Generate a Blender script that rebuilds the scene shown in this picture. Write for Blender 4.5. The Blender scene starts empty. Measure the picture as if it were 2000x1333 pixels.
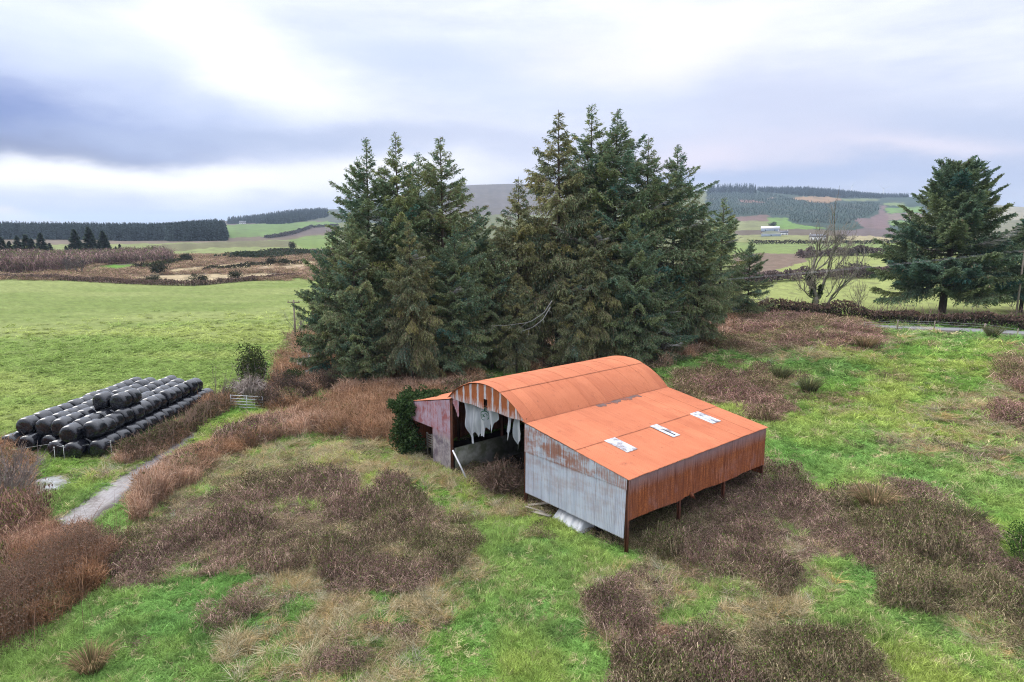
import bpy, math, numpy as np
from mathutils import Vector
PI = math.pi
rng = np.random.default_rng(7)
C = bpy.context.scene.collection
# ------------------------------------------------------------------ camera numbers
F_PX, PITCH, CAMH = 1293.8, 0.1679, 15.657
cp, sp = math.cos(PITCH), math.sin(PITCH)
FW = np.array([0, cp, -sp]); RT = np.array([1., 0, 0]); UP = np.array([0, sp, cp])

def project(x, y, z):
    dz = z - CAMH
    d = y*cp - dz*sp
    d = np.where(d < 0.5, 0.5, d)
    return 1000 + F_PX*x/d, 666.5 - F_PX*(y*sp + dz*cp)/d, (y*cp - dz*sp) > 0.5

def raydir(px, py):
    return FW*F_PX + RT*(px-1000) - UP*(py-666.5)

def lin(r, g, b):
    return tuple(((c/255)/12.92 if c/255 < .04045 else ((c/255+.055)/1.055)**2.4) for c in (r, g, b))
# ------------------------------------------------------------------ noise
def _h(ix, iy, s):
    n = (ix.astype(np.int64)*374761393 + iy.astype(np.int64)*668265263 + s*1442695041) & 0xffffffff
    n = ((n ^ (n >> 13))*1274126177) & 0xffffffff
    n = n ^ (n >> 16)
    return (n & 0xffff)/65535.0

def vnoise(x, y, s=0):
    x = np.asarray(x, float); y = np.asarray(y, float)
    ix = np.floor(x); iy = np.floor(y); fx = x-ix; fy = y-iy
    fx = fx*fx*(3-2*fx); fy = fy*fy*(3-2*fy)
    a = _h(ix, iy, s); b = _h(ix+1, iy, s); c = _h(ix, iy+1, s); d = _h(ix+1, iy+1, s)
    return a+(b-a)*fx + (c-a)*fy + (a-b-c+d)*fx*fy

def fbm(x, y, s=0, o=4):
    t = 0; a = .5; n = 0
    for i in range(o):
        t = t + a*vnoise(np.asarray(x)*2**i, np.asarray(y)*2**i, s+17*i); n += a; a *= .5
    return t/n

def sstep(a, b, x):
    t = np.clip((x-a)/(b-a), 0, 1); return t*t*(3-2*t)
# ------------------------------------------------------------------ terrain height
COLX = np.array([-1200, 0, 300, 450, 640, 950, 1180, 1400, 1550, 1750, 2000, 3000.])
RAD = np.array([250, 400, 700, 1000, 1600, 2400, 3200, 4200, 7000, 12000.])
ROW = np.array([
 # r: 250  400    700    1000   1600   2400   3200  4200  7000 12000
 [528.3, 497.8, 476.0, 469.5, 461, 455, 451, 450, 448.5, 448],
 [528.3, 497.8, 476.0, 469.5, 461, 455, 450, 449, 448.5, 448],
 [528.3, 497.8, 477.0, 470.0, 458, 450, 442, 446, 448, 448],
 [528.3, 497.8, 477.0, 466.0, 441, 437, 433, 440, 446, 448],
 [528.3, 498.0, 478.0, 468.0, 437, 419, 411, 420, 440, 448],
 [526.0, 498.0, 478.0, 465.0, 435, 395, 360, 372, 420, 446],
 [526.0, 498.0, 478.0, 462.0, 432, 394, 364, 376, 420, 446],
 [522.0, 497.0, 476.0, 460.0, 430, 394, 373.5, 382, 420, 446],
 [519.0, 495.0, 474.0, 459.0, 431, 392, 372, 380, 420, 446],
 [519.0, 495.0, 474.0, 461.0, 438, 404, 386, 392, 425, 446],
 [519.0, 495.0, 474.0, 463.0, 446, 420, 407, 412, 430, 446],
 [519.0, 495.0, 474.0, 465.0, 450, 430, 420, 425, 435, 446.]])

def zfar(r, az):
    t = np.clip(az, -1.15, 1.15)
    px = 1000 + np.tan(np.clip(t, -1.05, 1.05))*F_PX*1.0
    ci = np.clip(np.searchsorted(COLX, px)-1, 0, len(COLX)-2)
    cf = np.clip((px-COLX[ci])/(COLX[ci+1]-COLX[ci]), 0, 1); cf = cf*cf*(3-2*cf)
    lr = np.log(np.clip(r, RAD[0], RAD[-1])); LR = np.log(RAD)
    ri = np.clip(np.searchsorted(LR, lr)-1, 0, len(RAD)-2)
    rf = np.clip((lr-LR[ri])/(LR[ri+1]-LR[ri]), 0, 1)
    def row(i): return ROW[i, ri]*(1-rf) + ROW[i, ri+1]*rf
    py = row(ci)*(1-cf) + row(ci+1)*cf
    dx = px-1000; dyv = cp*F_PX - sp*(-(py-666.5))*-1   # forward ground component
    # direction components
    yy = F_PX*cp - (py-666.5)*(sp); zz = -F_PX*sp - (py-666.5)*cp
    return CAMH + r*zz/np.hypot(dx, yy)

BYAW = 0.8592
BV = np.array([math.sin(BYAW), math.cos(BYAW)]); BU = np.array([-math.cos(BYAW), math.sin(BYAW)])
BO = np.array([5.5735, 30.1823]); BL = 12.8; W2, W1, W3 = 7.379, 7.1555, 5.19
H1, H2, H3, RISE = 3.842, 5.104, 3.70, 1.41

def barn_local(x, y):
    return (x-BO[0])*BV[0]+(y-BO[1])*BV[1], (x-BO[0])*BU[0]+(y-BO[1])*BU[1]

def T(x, y):
    x = np.asarray(x, float); y = np.asarray(y, float)
    r = np.hypot(x, y); az = np.arctan2(x, y)
    z = 2.0*sstep(46, 105, .45*x+.86*y)*sstep(-22, 30, x)
    lx, ly = barn_local(x, y)
    db = np.hypot(np.maximum(np.maximum(-lx, lx-BL), 0), np.maximum(np.maximum(-ly, ly-20), 0))
    mead = sstep(0, 4, db)*(1-sstep(150, 260, r))
    left = sstep(-22, -28, x)*1.0
    amp = 0.30*(1-.75*left)
    z = z + mead*amp*(fbm(x*.28, y*.28, 3, 3)-.5) + mead*.8*(1-left)*(fbm(x*.045, y*.045, 9, 2)-.5)
    zf = zfar(r, az) + (fbm(x*.004, y*.004, 5, 3)-.5)*np.clip((r-700)*.008, 0, 14)
    w = sstep(190, 420, r)
    front = sstep(-.15, .25, y/np.maximum(r, 1))
    return z*(1-w) + (zf*front + 0*(1-front))*w

def ground_at(px, py):
    d = raydir(px, py); d = d/np.hypot(d[0], d[1])
    rs = np.exp(np.linspace(math.log(12), math.log(9000), 1500))
    zz = CAMH + d[2]*rs - T(d[0]*rs, d[1]*rs)
    k = np.argmax(zz < 0)
    if zz[k] >= 0: k = len(rs)-1
    a, b = rs[max(k-1, 0)], rs[k]
    for _ in range(30):
        m = .5*(a+b)
        if CAMH + d[2]*m - float(T(d[0]*m, d[1]*m)) < 0: b = m
        else: a = m
    return np.array([d[0]*b, d[1]*b, float(T(d[0]*b, d[1]*b))])

def at_depth(px, py, y):
    d = raydir(px, py); t = y/d[1]
    return np.array([d[0]*t, y, CAMH+d[2]*t])
# ------------------------------------------------------------------ object helpers
def mesh_np(name, V, Fq, mats, col=None, smooth=False, tris=None, midx=None, uv=None, sheet=None):
    """V (n,3); Fq (m,4) quads; tris (k,3)."""
    V = np.asarray(V, np.float32).reshape(-1, 3)
    me = bpy.data.meshes.new(name)
    Fq = np.zeros((0, 4), np.int32) if Fq is None else np.asarray(Fq, np.int32).reshape(-1, 4)
    tr = np.zeros((0, 3), np.int32) if tris is None else np.asarray(tris, np.int32).reshape(-1, 3)
    nl = Fq.size + tr.size
    me.vertices.add(len(V)); me.loops.add(nl); me.polygons.add(len(Fq)+len(tr))
    me.vertices.foreach_set('co', V.ravel())
    loops = np.concatenate([Fq.ravel(), tr.ravel()])
    me.loops.foreach_set('vertex_index', loops)
    st = np.concatenate([np.arange(len(Fq))*4, Fq.size+np.arange(len(tr))*3]).astype(np.int32)
    me.polygons.foreach_set('loop_start', st)
    if midx is not None: me.polygons.foreach_set('material_index', np.asarray(midx, np.int32))
    if smooth: me.polygons.foreach_set('use_smooth', np.ones(len(st), bool))
    if col is not None:
        a = me.attributes.new('col', 'FLOAT_COLOR', 'POINT')
        c4 = np.ones((len(V), 4), np.float32); c4[:, :3] = col
        a.data.foreach_set('color', c4.ravel())
    if uv is not None:
        l = me.uv_layers.new(name='uv')
        l.data.foreach_set('uv', np.asarray(uv, np.float32)[loops].ravel())
    if sheet is not None:
        a = me.attributes.new('sheet', 'FLOAT', 'POINT'); a.data.foreach_set('value', np.asarray(sheet, np.float32))
    for m in (mats if isinstance(mats, (list, tuple)) else [mats]): me.materials.append(m)
    me.update(); me.validate()
    return me

def link(name, me, parent=None, loc=None, label=None, cat=None, group=None, kind=None, rotz=None):
    o = bpy.data.objects.new(name, me); C.objects.link(o)
    if parent is not None: o.parent = parent
    if loc is not None: o.location = [float(v) for v in loc]
    if rotz is not None: o.rotation_euler = (0, 0, rotz)
    if label: o['label'] = label
    if cat: o['category'] = cat
    if group: o['group'] = group
    if kind: o['kind'] = kind
    return o

def thing(name, label, cat, loc=(0, 0, 0), rotz=0, group=None):
    return link(name, None, None, loc, label, cat, group, None, rotz)

class MB:
    """collects simple solids, links them as ONE mesh"""
    def __init__(s): s.V = []; s.Q = []; s.T = []; s.n = 0
    def add(s, V, Q=None, Tr=None):
        V = np.asarray(V, float).reshape(-1, 3); s.V.append(V)
        if Q is not None and len(Q): s.Q.append(np.asarray(Q, int).reshape(-1, 4)+s.n)
        if Tr is not None and len(Tr): s.T.append(np.asarray(Tr, int).reshape(-1, 3)+s.n)
        s.n += len(V); return s
    def hexa(s, P):  # 8 corners: bottom 4 ccw, top 4
        return s.add(P, [[3, 2, 1, 0], [4, 5, 6, 7], [0, 1, 5, 4], [1, 2, 6, 5], [2, 3, 7, 6], [3, 0, 4, 7]])
    def box(s, a, b):
        x0, y0, z0 = a; x1, y1, z1 = b
        return s.hexa([[x0, y0, z0], [x1, y0, z0], [x1, y1, z0], [x0, y1, z0], [x0, y0, z1], [x1, y0, z1], [x1, y1, z1], [x0, y1, z1]])
    def bar(s, p, q, w, h=None):
        p = np.array(p, float); q = np.array(q, float); h = h or w
        d = q-p; d /= np.linalg.norm(d)
        a = np.cross(d, [0, 0, 1]) if abs(d[2]) < .95 else np.cross(d, [1, 0, 0])
        a /= np.linalg.norm(a); b = np.cross(a, d)
        P = []
        for e in (p, q):
            for sa, sb in ((-1, -1), (1, -1), (1, 1), (-1, 1)): P.append(e+a*sa*w/2+b*sb*h/2)
        return s.hexa(P)
    def tube(s, pts, rad, k=8):
        pts = np.asarray(pts, float); n = len(pts); rad = np.broadcast_to(np.asarray(rad, float), (n,))
        tg = np.gradient(pts, axis=0); tg /= np.linalg.norm(tg, axis=1)[:, None]+1e-9
        ref = np.array([0, 0, 1.]) if abs(tg[0, 2]) < .9 else np.array([1., 0, 0])
        V = []
        for i in range(n):
            a = np.cross(tg[i], ref); a /= np.linalg.norm(a)+1e-9; b = np.cross(tg[i], a)
            th = np.arange(k)*2*PI/k
            V.append(pts[i]+rad[i]*(np.cos(th)[:, None]*a+np.sin(th)[:, None]*b))
        V = np.concatenate(V); Q = []
        for i in range(n-1):
            for j in range(k):
                Q.append([i*k+j, i*k+(j+1) % k, (i+1)*k+(j+1) % k, (i+1)*k+j])
        V = np.concatenate([V, pts[:1], pts[-1:]])
        Tr = [[n*k, (j+1) % k, j] for j in range(k)] + [[n*k+1, (n-1)*k+j, (n-1)*k+(j+1) % k] for j in range(k)]
        return s.add(V, Q, Tr)
    def mesh(s, name, mat, smooth=False):
        return mesh_np(name, np.concatenate(s.V), np.concatenate(s.Q) if s.Q else None, mat, smooth=smooth,
                       tris=np.concatenate(s.T) if s.T else None)
    def build(s, name, mat, parent=None, smooth=False, **k):
        return link(name, s.mesh(name, mat, smooth), parent, **k)

def unit(v): return v/(np.linalg.norm(v, axis=-1, keepdims=True)+1e-9)

def ribbons(P, W, side=None):
    """P (n,k,3) centre lines, W (n,k) widths -> flat strips"""
    n, k, _ = P.shape
    if side is None:
        side = rng.normal(size=(n, 3))
    d = P[:, -1]-P[:, 0]
    s = unit(np.cross(d, side))[:, None, :]
    V = np.stack([P - s*W[..., None]/2, P + s*W[..., None]/2], 2)   # n,k,2,3
    base = (np.arange(n)*k*2)[:, None] + (np.arange(k-1)*2)[None, :]
    Q = np.stack([base, base+1, base+3, base+2], -1).reshape(-1, 4)
    return V.reshape(-1, 3), Q

def leaves(Cn, L, Wd, dirv=None, roll=None):
    n = len(Cn)
    d = unit(rng.normal(size=(n, 3))) if dirv is None else unit(dirv)
    s = unit(np.cross(d, rng.normal(size=(n, 3)) if roll is None else roll))
    L = np.broadcast_to(L, (n,))[:, None]; Wd = np.broadcast_to(Wd, (n,))[:, None]
    V = np.stack([Cn-d*L/2, Cn+s*Wd/2, Cn+d*L/2, Cn-s*Wd/2], 1)
    return V.reshape(-1, 3), np.arange(n*4).reshape(-1, 4)

class VG:
    """vegetation mesh collector with colours"""
    def __init__(s): s.V = []; s.Q = []; s.c = []; s.n = 0
    def add(s, VQ, col):
        V, Q = VQ
        s.V.append(V); s.Q.append(Q+s.n); s.n += len(V)
        col = np.asarray(col, float)
        if col.ndim == 1: col = np.tile(col, (len(V), 1))
        elif len(col) != len(V): col = np.repeat(col, len(V)//len(col), 0)
        s.c.append(col)
    def mesh(s, name, mat): return mesh_np(name, np.concatenate(s.V), np.concatenate(s.Q), mat, col=np.concatenate(s.c))
    def arrays(s): return np.concatenate(s.V), np.concatenate(s.Q), np.concatenate(s.c)
# ------------------------------------------------------------------ materials
def newmat(name):
    m = bpy.data.materials.new(name); m.use_nodes = True
    nt = m.node_tree; nt.nodes.clear()
    out = nt.nodes.new('ShaderNodeOutputMaterial')
    return m, nt, out

class NT:
    def __init__(s, nt): s.nt = nt
    def n(s, t, **k):
        x = s.nt.nodes.new(t)
        for a, b in k.items(): setattr(x, a, b)
        return x
    def L(s, a, b): s.nt.links.new(a, b)
    def val(s, sock, v):
        if isinstance(v, bpy.types.NodeSocket): s.L(v, sock)
        else: sock.default_value = v
    def math(s, op, a, b=None, c=None, clamp=False):
        x = s.n('ShaderNodeMath', operation=op); x.use_clamp = clamp
        s.val(x.inputs[0], a)
        if b is not None: s.val(x.inputs[1], b)
        if c is not None: s.val(x.inputs[2], c)
        return x.outputs[0]
    def mix(s, f, a, b, bt='MIX'):
        x = s.n('ShaderNodeMix', data_type='RGBA', blend_type=bt)
        s.val(x.inputs[0], f)
        for i, v in ((6, a), (7, b)):
            if isinstance(v, tuple) and len(v) == 3: v = (*v, 1)
            s.val(x.inputs[i], v)
        return x.outputs[2]
    def noise(s, vec, scale, detail=4, rough=.55, dist=0, dim='3D'):
        x = s.n('ShaderNodeTexNoise', noise_dimensions=dim)
        if vec is not None: s.L(vec, x.inputs['Vector'])
        x.inputs['Scale'].default_value = scale; x.inputs['Detail'].default_value = detail
        x.inputs['Roughness'].default_value = rough; x.inputs['Distortion'].default_value = dist
        return x.outputs['Fac']
    def ramp(s, f, stops):
        x = s.n('ShaderNodeValToRGB'); s.L(f, x.inputs[0]); e = x.color_ramp.elements
        while len(e) < len(stops): e.new(.5)
        for el, (p, c) in zip(e, stops):
            el.position = p; el.color = (*c, 1) if isinstance(c, tuple) else (c, c, c, 1)
        return x.outputs[0]
    def mapping(s, vec, scale=(1, 1, 1), loc=(0, 0, 0)):
        x = s.n('ShaderNodeMapping'); s.L(vec, x.inputs[0]); x.inputs['Scale'].default_value = scale; x.inputs['Location'].default_value = loc
        return x.outputs[0]
    def attr(s, name, typ='GEOMETRY'):
        return s.n('ShaderNodeAttribute', attribute_name=name, attribute_type=typ)
    def bsdf(s, out, base, rough=.9, spec=.2, bump=None, bstr=.3, bdist=.05, metal=0):
        b = s.n('ShaderNodeBsdfPrincipled')
        if isinstance(base, tuple): base = (*base, 1)
        s.val(b.inputs['Base Color'], base); s.val(b.inputs['Roughness'], rough)
        b.inputs['Specular IOR Level'].default_value = spec; s.val(b.inputs['Metallic'], metal)
        if bump is not None:
            p = s.n('ShaderNodeBump'); p.inputs['Strength'].default_value = bstr; p.inputs['Distance'].default_value = bdist
            s.L(bump, p.inputs['Height']); s.L(p.outputs[0], b.inputs['Normal'])
        s.L(b.outputs[0], out.inputs[0]); return b

def mat_veg(name, trans=.3, inst=False, rough_mul=1.0):
    m, nt, out = newmat(name); N = NT(nt)
    c = N.attr('col').outputs['Color']
    if inst: c = N.mix(1.0, c, N.attr('tint', 'INSTANCER').outputs['Color'], 'MULTIPLY')
    d = N.n('ShaderNodeBsdfDiffuse'); N.L(c, d.inputs[0])
    t = N.n('ShaderNodeBsdfTranslucent'); N.L(c, t.inputs[0])
    mx = N.n('ShaderNodeMixShader'); mx.inputs[0].default_value = trans
    N.L(d.outputs[0], mx.inputs[1]); N.L(t.outputs[0], mx.inputs[2]); N.L(mx.outputs[0], out.inputs[0])
    return m

def mat_simple(name, col, rough=.8, spec=.3, var=.25, scale=6., stretch=(1, 1, 1), bump=.2, second=None, sfac=(.45, .65)):
    m, nt, out = newmat(name); N = NT(nt)
    tc = N.n('ShaderNodeTexCoord').outputs['Object']
    v = N.mapping(tc, stretch)
    f = N.noise(v, scale, 5, .6)
    c = N.mix(f, tuple(x*(1-var) for x in col), tuple(x*(1+var) for x in col))
    if second:
        g = N.noise(v, scale*.45, 6, .65)
        k = N.ramp(g, [(sfac[0], 0.), (sfac[1], 1.)])
        c = N.mix(k, c, second)
    N.bsdf(out, c, rough, spec, f, bump, .03)
    return m

M_veg = mat_veg('foliage', .25); M_inst = mat_veg('ground_cover', .25, True); M_wood_v = mat_veg('twig_bark', 0.0)
# ------------------------------------------------------------------ land cover: outlines on the ground
def inpoly(px, py, poly):
    poly = np.asarray(poly, float); n = len(poly)
    inside = np.zeros(px.shape, bool)
    j = n-1
    for i in range(n):
        xi, yi = poly[i]; xj, yj = poly[j]
        if yi != yj:
            c = ((yi > py) != (yj > py)) & (px < (xj-xi)*(py-yi)/(yj-yi)+xi)
            inside ^= c
        j = i
    return inside

FIELD = [(-900, 560), (-300, 547), (0, 545), (100, 545), (180, 551), (300, 556), (380, 559), (450, 552), (580, 541), (660, 540), (660, 600),
         (585, 650), (560, 690), (500, 745), (455, 770), (430, 785), (370, 815), (300, 845), (250, 880), (200, 900), (110, 905), (-40, 905), (-900, 960)]
BRAMBLE = [
 [(215, 1050), (330, 985), (430, 985), (520, 935), (640, 940), (760, 965), (880, 1000), (945, 1060), (900, 1110), (800, 1150), (700, 1165), (560, 1130), (430, 1110), (300, 1140), (250, 1130), (280, 1080), (215, 1075)],
 [(1238, 1066), (1235, 1000), (1300, 960), (1420, 925), (1490, 905), (1560, 950), (1640, 1010), (1700, 1070), (1690, 1100), (1560, 1112), (1540, 1130), (1480, 1180), (1400, 1160), (1330, 1180), (1280, 1230), (1180, 1240), (1150, 1200), (1200, 1150), (1270, 1110)],
 [(1640, 975), (1680, 950), (1740, 940), (1800, 970), (1805, 1000), (1860, 1020), (1950, 1090), (2060, 1130), (2400, 1290), (2100, 1330), (2000, 1300), (1900, 1240), (1800, 1200), (1740, 1190), (1760, 1150), (1690, 1090), (1640, 1030), (1720, 1000)],
 [(1170, 1420), (1190, 1333), (1220, 1270), (1300, 1235), (1420, 1240), (1560, 1260), (1660, 1290), (1720, 1333), (1760, 1420)],
 [(1285, 760), (1380, 727), (1480, 731), (1535, 742), (1528, 790), (1500, 825), (1440, 800), (1350, 775)],
 [(1385, 622), (1560, 612), (1700, 632), (1735, 660), (1690, 682), (1560, 685), (1460, 698), (1400, 680)],
 [(1960, 700), (2200, 690), (2500, 790), (2200, 880), (2000, 860), (1950, 790)],
 [(1230, 1060), (1232, 1010), (1300, 960), (1430, 920), (1490, 890), (1440, 880), (1300, 880), (1040, 960), (1060, 1010)]]
SCRUB = [
 [(215, 1045), (275, 985), (305, 945), (330, 912), (430, 862), (520, 832), (600, 800), (700, 772), (880, 742), (950, 738), (935, 760), (830, 800), (800, 880), (700, 855), (600, 850), (480, 880), (400, 925), (310, 985)],
 [(238, 905), (300, 872), (360, 838), (405, 812), (448, 784), (458, 790), (400, 836), (335, 872), (300, 897), (255, 910)],
 [(540, 815), (520, 770), (585, 700), (600, 660), (700, 730), (560, 800), (515, 815), (512, 780)],
 [(-300, 1080), (0, 1030), (110, 1035), (215, 1075), (232, 1095), (160, 1165), (60, 1235), (0, 1262), (-300, 1400)],
 [(-300, 900), (0, 885), (50, 900), (45, 970), (90, 1015), (60, 1040), (-300, 1090)]]
STRAW = [
 [(330, 975), (330, 945), (480, 885), (600, 860), (700, 855), (850, 895), (1020, 915), (1030, 1000), (940, 1015), (860, 990), (760, 962), (640, 938), (520, 933), (430, 980)],
 [(1700, 860), (1780, 800), (1900, 750), (2000, 725), (2300, 700), (2400, 880), (2000, 885), (1900, 905), (1780, 890)],
 [(420, 1333), (430, 1180), (560, 1120), (700, 1150), (900, 1100), (960, 1130), (860, 1200), (800, 1340)],
 [(1120, 1190), (1280, 1230), (1480, 1180), (1560, 1120), (1640, 1130), (1560, 1230), (1400, 1280), (1220, 1300)],
 [(1450, 700), (1560, 680), (1700, 678), (1740, 655), (1800, 660), (1700, 700), (1560, 705), (1460, 712)]]
TRACK = [(105, 1040), (165, 1035), (240, 985), (300, 935), (350, 880), (400, 835), (385, 830), (300, 895), (235, 935), (185, 965), (130, 1005)]
CONC = [(40, 965), (60, 935), (130, 928), (138, 945), (95, 965), (60, 975)]
WOODFLOOR = [(560, 690), (620, 735), (700, 755), (950, 715), (1200, 735), (1280, 715), (1390, 690), (1440, 640), (1380, 610), (1000, 600), (600, 640)]

ROADP = [(1690, 632), (1740, 637), (1840, 640), (2000, 647), (2400, 668), (2400, 682), (2000, 660), (1840, 650), (1740, 646), (1690, 641)]
K_GRASS, K_BRAM, K_SCRUB, K_STRAW, K_FIELD, K_TRACK, K_WOOD, K_BARN, K_CONC, K_FAR = range(10)

def classify(x, y, z=None, jit=1.0):
    r = np.hypot(x, y)
    if z is None: z = T(x, y)
    a = jit*np.clip(r*.045, .9, 3.4)
    jx = (fbm(x*.45, y*.45, 21, 3)-.5)*a*2.2; jy = (fbm(x*.45, y*.45, 22, 3)-.5)*a*2.2
    px, py, ok = project(x+jx, y+jy, z)
    px0, py0, ok = project(x+jx*.25, y+jy*.25, z)
    k = np.full(x.shape, K_GRASS)
    # outside the photographed strip: plain rough meadow with noise patches
    k[(fbm(x*.06, y*.06, 31, 3) > .66) & ((px < -250) | (px > 2250) | (py > 1450))] = K_BRAM
    for p in STRAW[1:]: k[inpoly(px, py, p)] = K_STRAW
    for p in BRAMBLE: k[inpoly(px, py, p)] = K_BRAM
    k[inpoly(px, py, STRAW[0])] = K_STRAW
    k[inpoly(px0, py0, FIELD)] = K_FIELD
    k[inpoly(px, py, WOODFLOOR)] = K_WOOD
    for p in SCRUB: k[inpoly(px*.4+px0*.6, py*.4+py0*.6, p)] = K_SCRUB
    k[inpoly(px0, py0, TRACK)] = K_TRACK
    k[inpoly(px0, py0, CONC)] = K_CONC; k[inpoly(px0, py0, ROADP)] = K_TRACK
    lx, ly = barn_local(x, y)
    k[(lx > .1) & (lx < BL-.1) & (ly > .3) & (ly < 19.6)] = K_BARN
    k[(py0 < 615) & (px0 > 1380)] = K_FAR
    k[(py0 < 551) & (k != K_FIELD)] = K_FAR
    k[~ok] = K_GRASS
    return k, px, py

GREEN = np.array([.110, .195, .030]); YGREEN = np.array([.19, .235, .045]); DGREEN = np.array([.055, .120, .026])
TAN = np.array([.36, .29, .17]); BROWN = np.array([.155, .105, .075]); FIELDC = np.array([.215, .278, .082])
FARP = [  # painter's order: outline in photo pixels -> colour of that patch of land
 ([(-900, 470), (660, 470), (660, 552), (-900, 560)], (.20, .16, .125)),
 ([(-900, 478), (0, 478), (60, 497), (150, 488), (250, 492), (330, 500), (440, 498), (520, 495), (600, 488), (660, 484), (660, 466), (560, 468), (440, 473), (300, 476), (130, 478)], (.235, .265, .11)),
 ([(-900, 440), (660, 440), (660, 466), (440, 472), (-900, 472)], (.17, .135, .10)),
 ([(290, 480), (440, 472), (560, 470), (640, 474), (560, 482), (420, 484), (330, 492)], (.165, .16, .085)),
 ([(425, 466), (440, 440), (500, 437), (660, 432), (660, 452), (590, 458), (520, 462)], (.15, .22, .075)),
 ([(540, 458), (600, 447), (660, 440), (660, 452), (580, 462), (500, 466)], (.14, .11, .10)),
 ([(560, 470), (600, 462), (660, 458), (660, 484), (600, 488)], (.17, .235, .07)),
 ([(420, 440), (440, 430), (640, 432), (500, 438)], (.15, .12, .10)),
 ([(155, 531), (200, 519), (280, 514), (380, 511), (310, 522), (240, 529)], (.125, .235, .045)),
 ([(280, 538), (350, 525), (480, 513), (560, 512), (620, 510), (620, 520), (520, 526), (400, 532)], (.42, .33, .20)),
 ([(205, 546), (330, 537), (480, 534), (570, 535), (540, 545), (420, 551)], (.44, .35, .22)),
 ([(500, 522), (560, 519), (600, 518), (600, 530), (520, 528)], (.43, .33, .22)),
 ([(0, 533), (90, 531), (100, 536), (0, 541)], (.33, .27, .16)),
 ([(440, 508), (520, 496), (600, 491), (660, 493), (660, 510), (540, 512)], (.075, .095, .05)),
 # right-hand slope
 ([(1380, 440), (2900, 440), (2900, 620), (1380, 620)], (.17, .20, .07)),
 ([(1380, 340), (2900, 340), (2900, 452), (1760, 470), (1650, 462), (1560, 448), (1500, 440), (1380, 436)], (.052, .078, .060)),
 ([(1440, 424), (1500, 420), (1505, 436), (1440, 440)], (.20, .13, .11)),
 ([(1430, 432), (1500, 432), (1560, 446), (1620, 452), (1500, 458), (1430, 458)], (.24, .25, .12)),
 ([(1498, 427), (1535, 424), (1545, 436), (1580, 442), (1620, 446), (1560, 450), (1510, 446)], (.16, .26, .07)),
 ([(1430, 450), (1560, 448), (1660, 452), (1660, 460), (1430, 460)], (.15, .12, .09)),
 ([(1548, 387), (1558, 384), (1610, 385), (1640, 388), (1645, 391), (1610, 397), (1580, 394)], (.34, .22, .13)),
 ([(1640, 388), (1720, 389), (1715, 393), (1650, 392)], (.19, .22, .11)),
 ([(1440, 389), (1450, 391), (1490, 394), (1488, 397), (1450, 396)], (.25, .15, .12)),
 ([(1500, 386), (1512, 386), (1510, 389), (1500, 389)], (.25, .19, .15)),
 ([(1725, 396), (1765, 396), (1765, 402), (1725, 402)], (.19, .24, .10)),
 ([(1732, 406), (1800, 404), (1800, 416), (1738, 417)], (.15, .25, .07)),
 ([(1728, 417), (1830, 418), (1830, 430), (1735, 431)], (.22, .17, .14)),
 ([(1737, 432), (1850, 430), (1850, 439), (1742, 440)], (.17, .25, .08)),
 ([(1668, 428), (1700, 426), (1722, 412), (1716, 402), (1730, 402), (1736, 430), (1738, 446), (1740, 462), (1690, 462), (1690, 448)], (.19, .13, .125)),
 ([(1640, 452), (1690, 446), (1770, 452), (1770, 470), (1650, 468)], (.16, .125, .12)),
 ([(1850, 395), (2900, 395), (2900, 470), (1760, 470)], (.21, .20, .13)),
 ([(1950, 405), (2900, 410), (2900, 440), (1950, 430)], (.33, .30, .22)),
 ([(1430, 459), (1620, 460), (1700, 468), (2900, 472), (2900, 476), (1430, 474)], (.26, .27, .12)),
 ([(1620, 460), (1700, 461), (1780, 470), (2900, 470), (2900, 474), (1640, 470)], (.36, .31, .18)),
 ([(1430, 476), (1600, 475), (2900, 475), (2900, 493), (1600, 497), (1430, 494)], (.215, .275, .095)),
 ([(1430, 496), (1590, 494), (1560, 520), (1500, 545), (1430, 550)], (.21, .155, .12)),
 ([(1515, 528), (1550, 518), (1600, 502), (1700, 500), (2900, 498), (2900, 541), (1760, 541), (1560, 548)], (.29, .325, .115)),
 ([(1380, 575), (1440, 560), (1560, 550), (1760, 542), (2900, 542), (2900, 625), (1800, 612), (1560, 608), (1380, 606)], (.29, .325, .115)),
 # mountain between the spruce clumps
 ([(860, 330), (1100, 330), (1100, 420), (860, 420)], (.15, .132, .122)),
 ([(640, 380), (860, 360), (860, 440), (640, 434)], (.085, .10, .085)),
 ([(440, 405), (660, 400), (660, 432), (440, 432)], (.10, .11, .085)),
]

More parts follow.
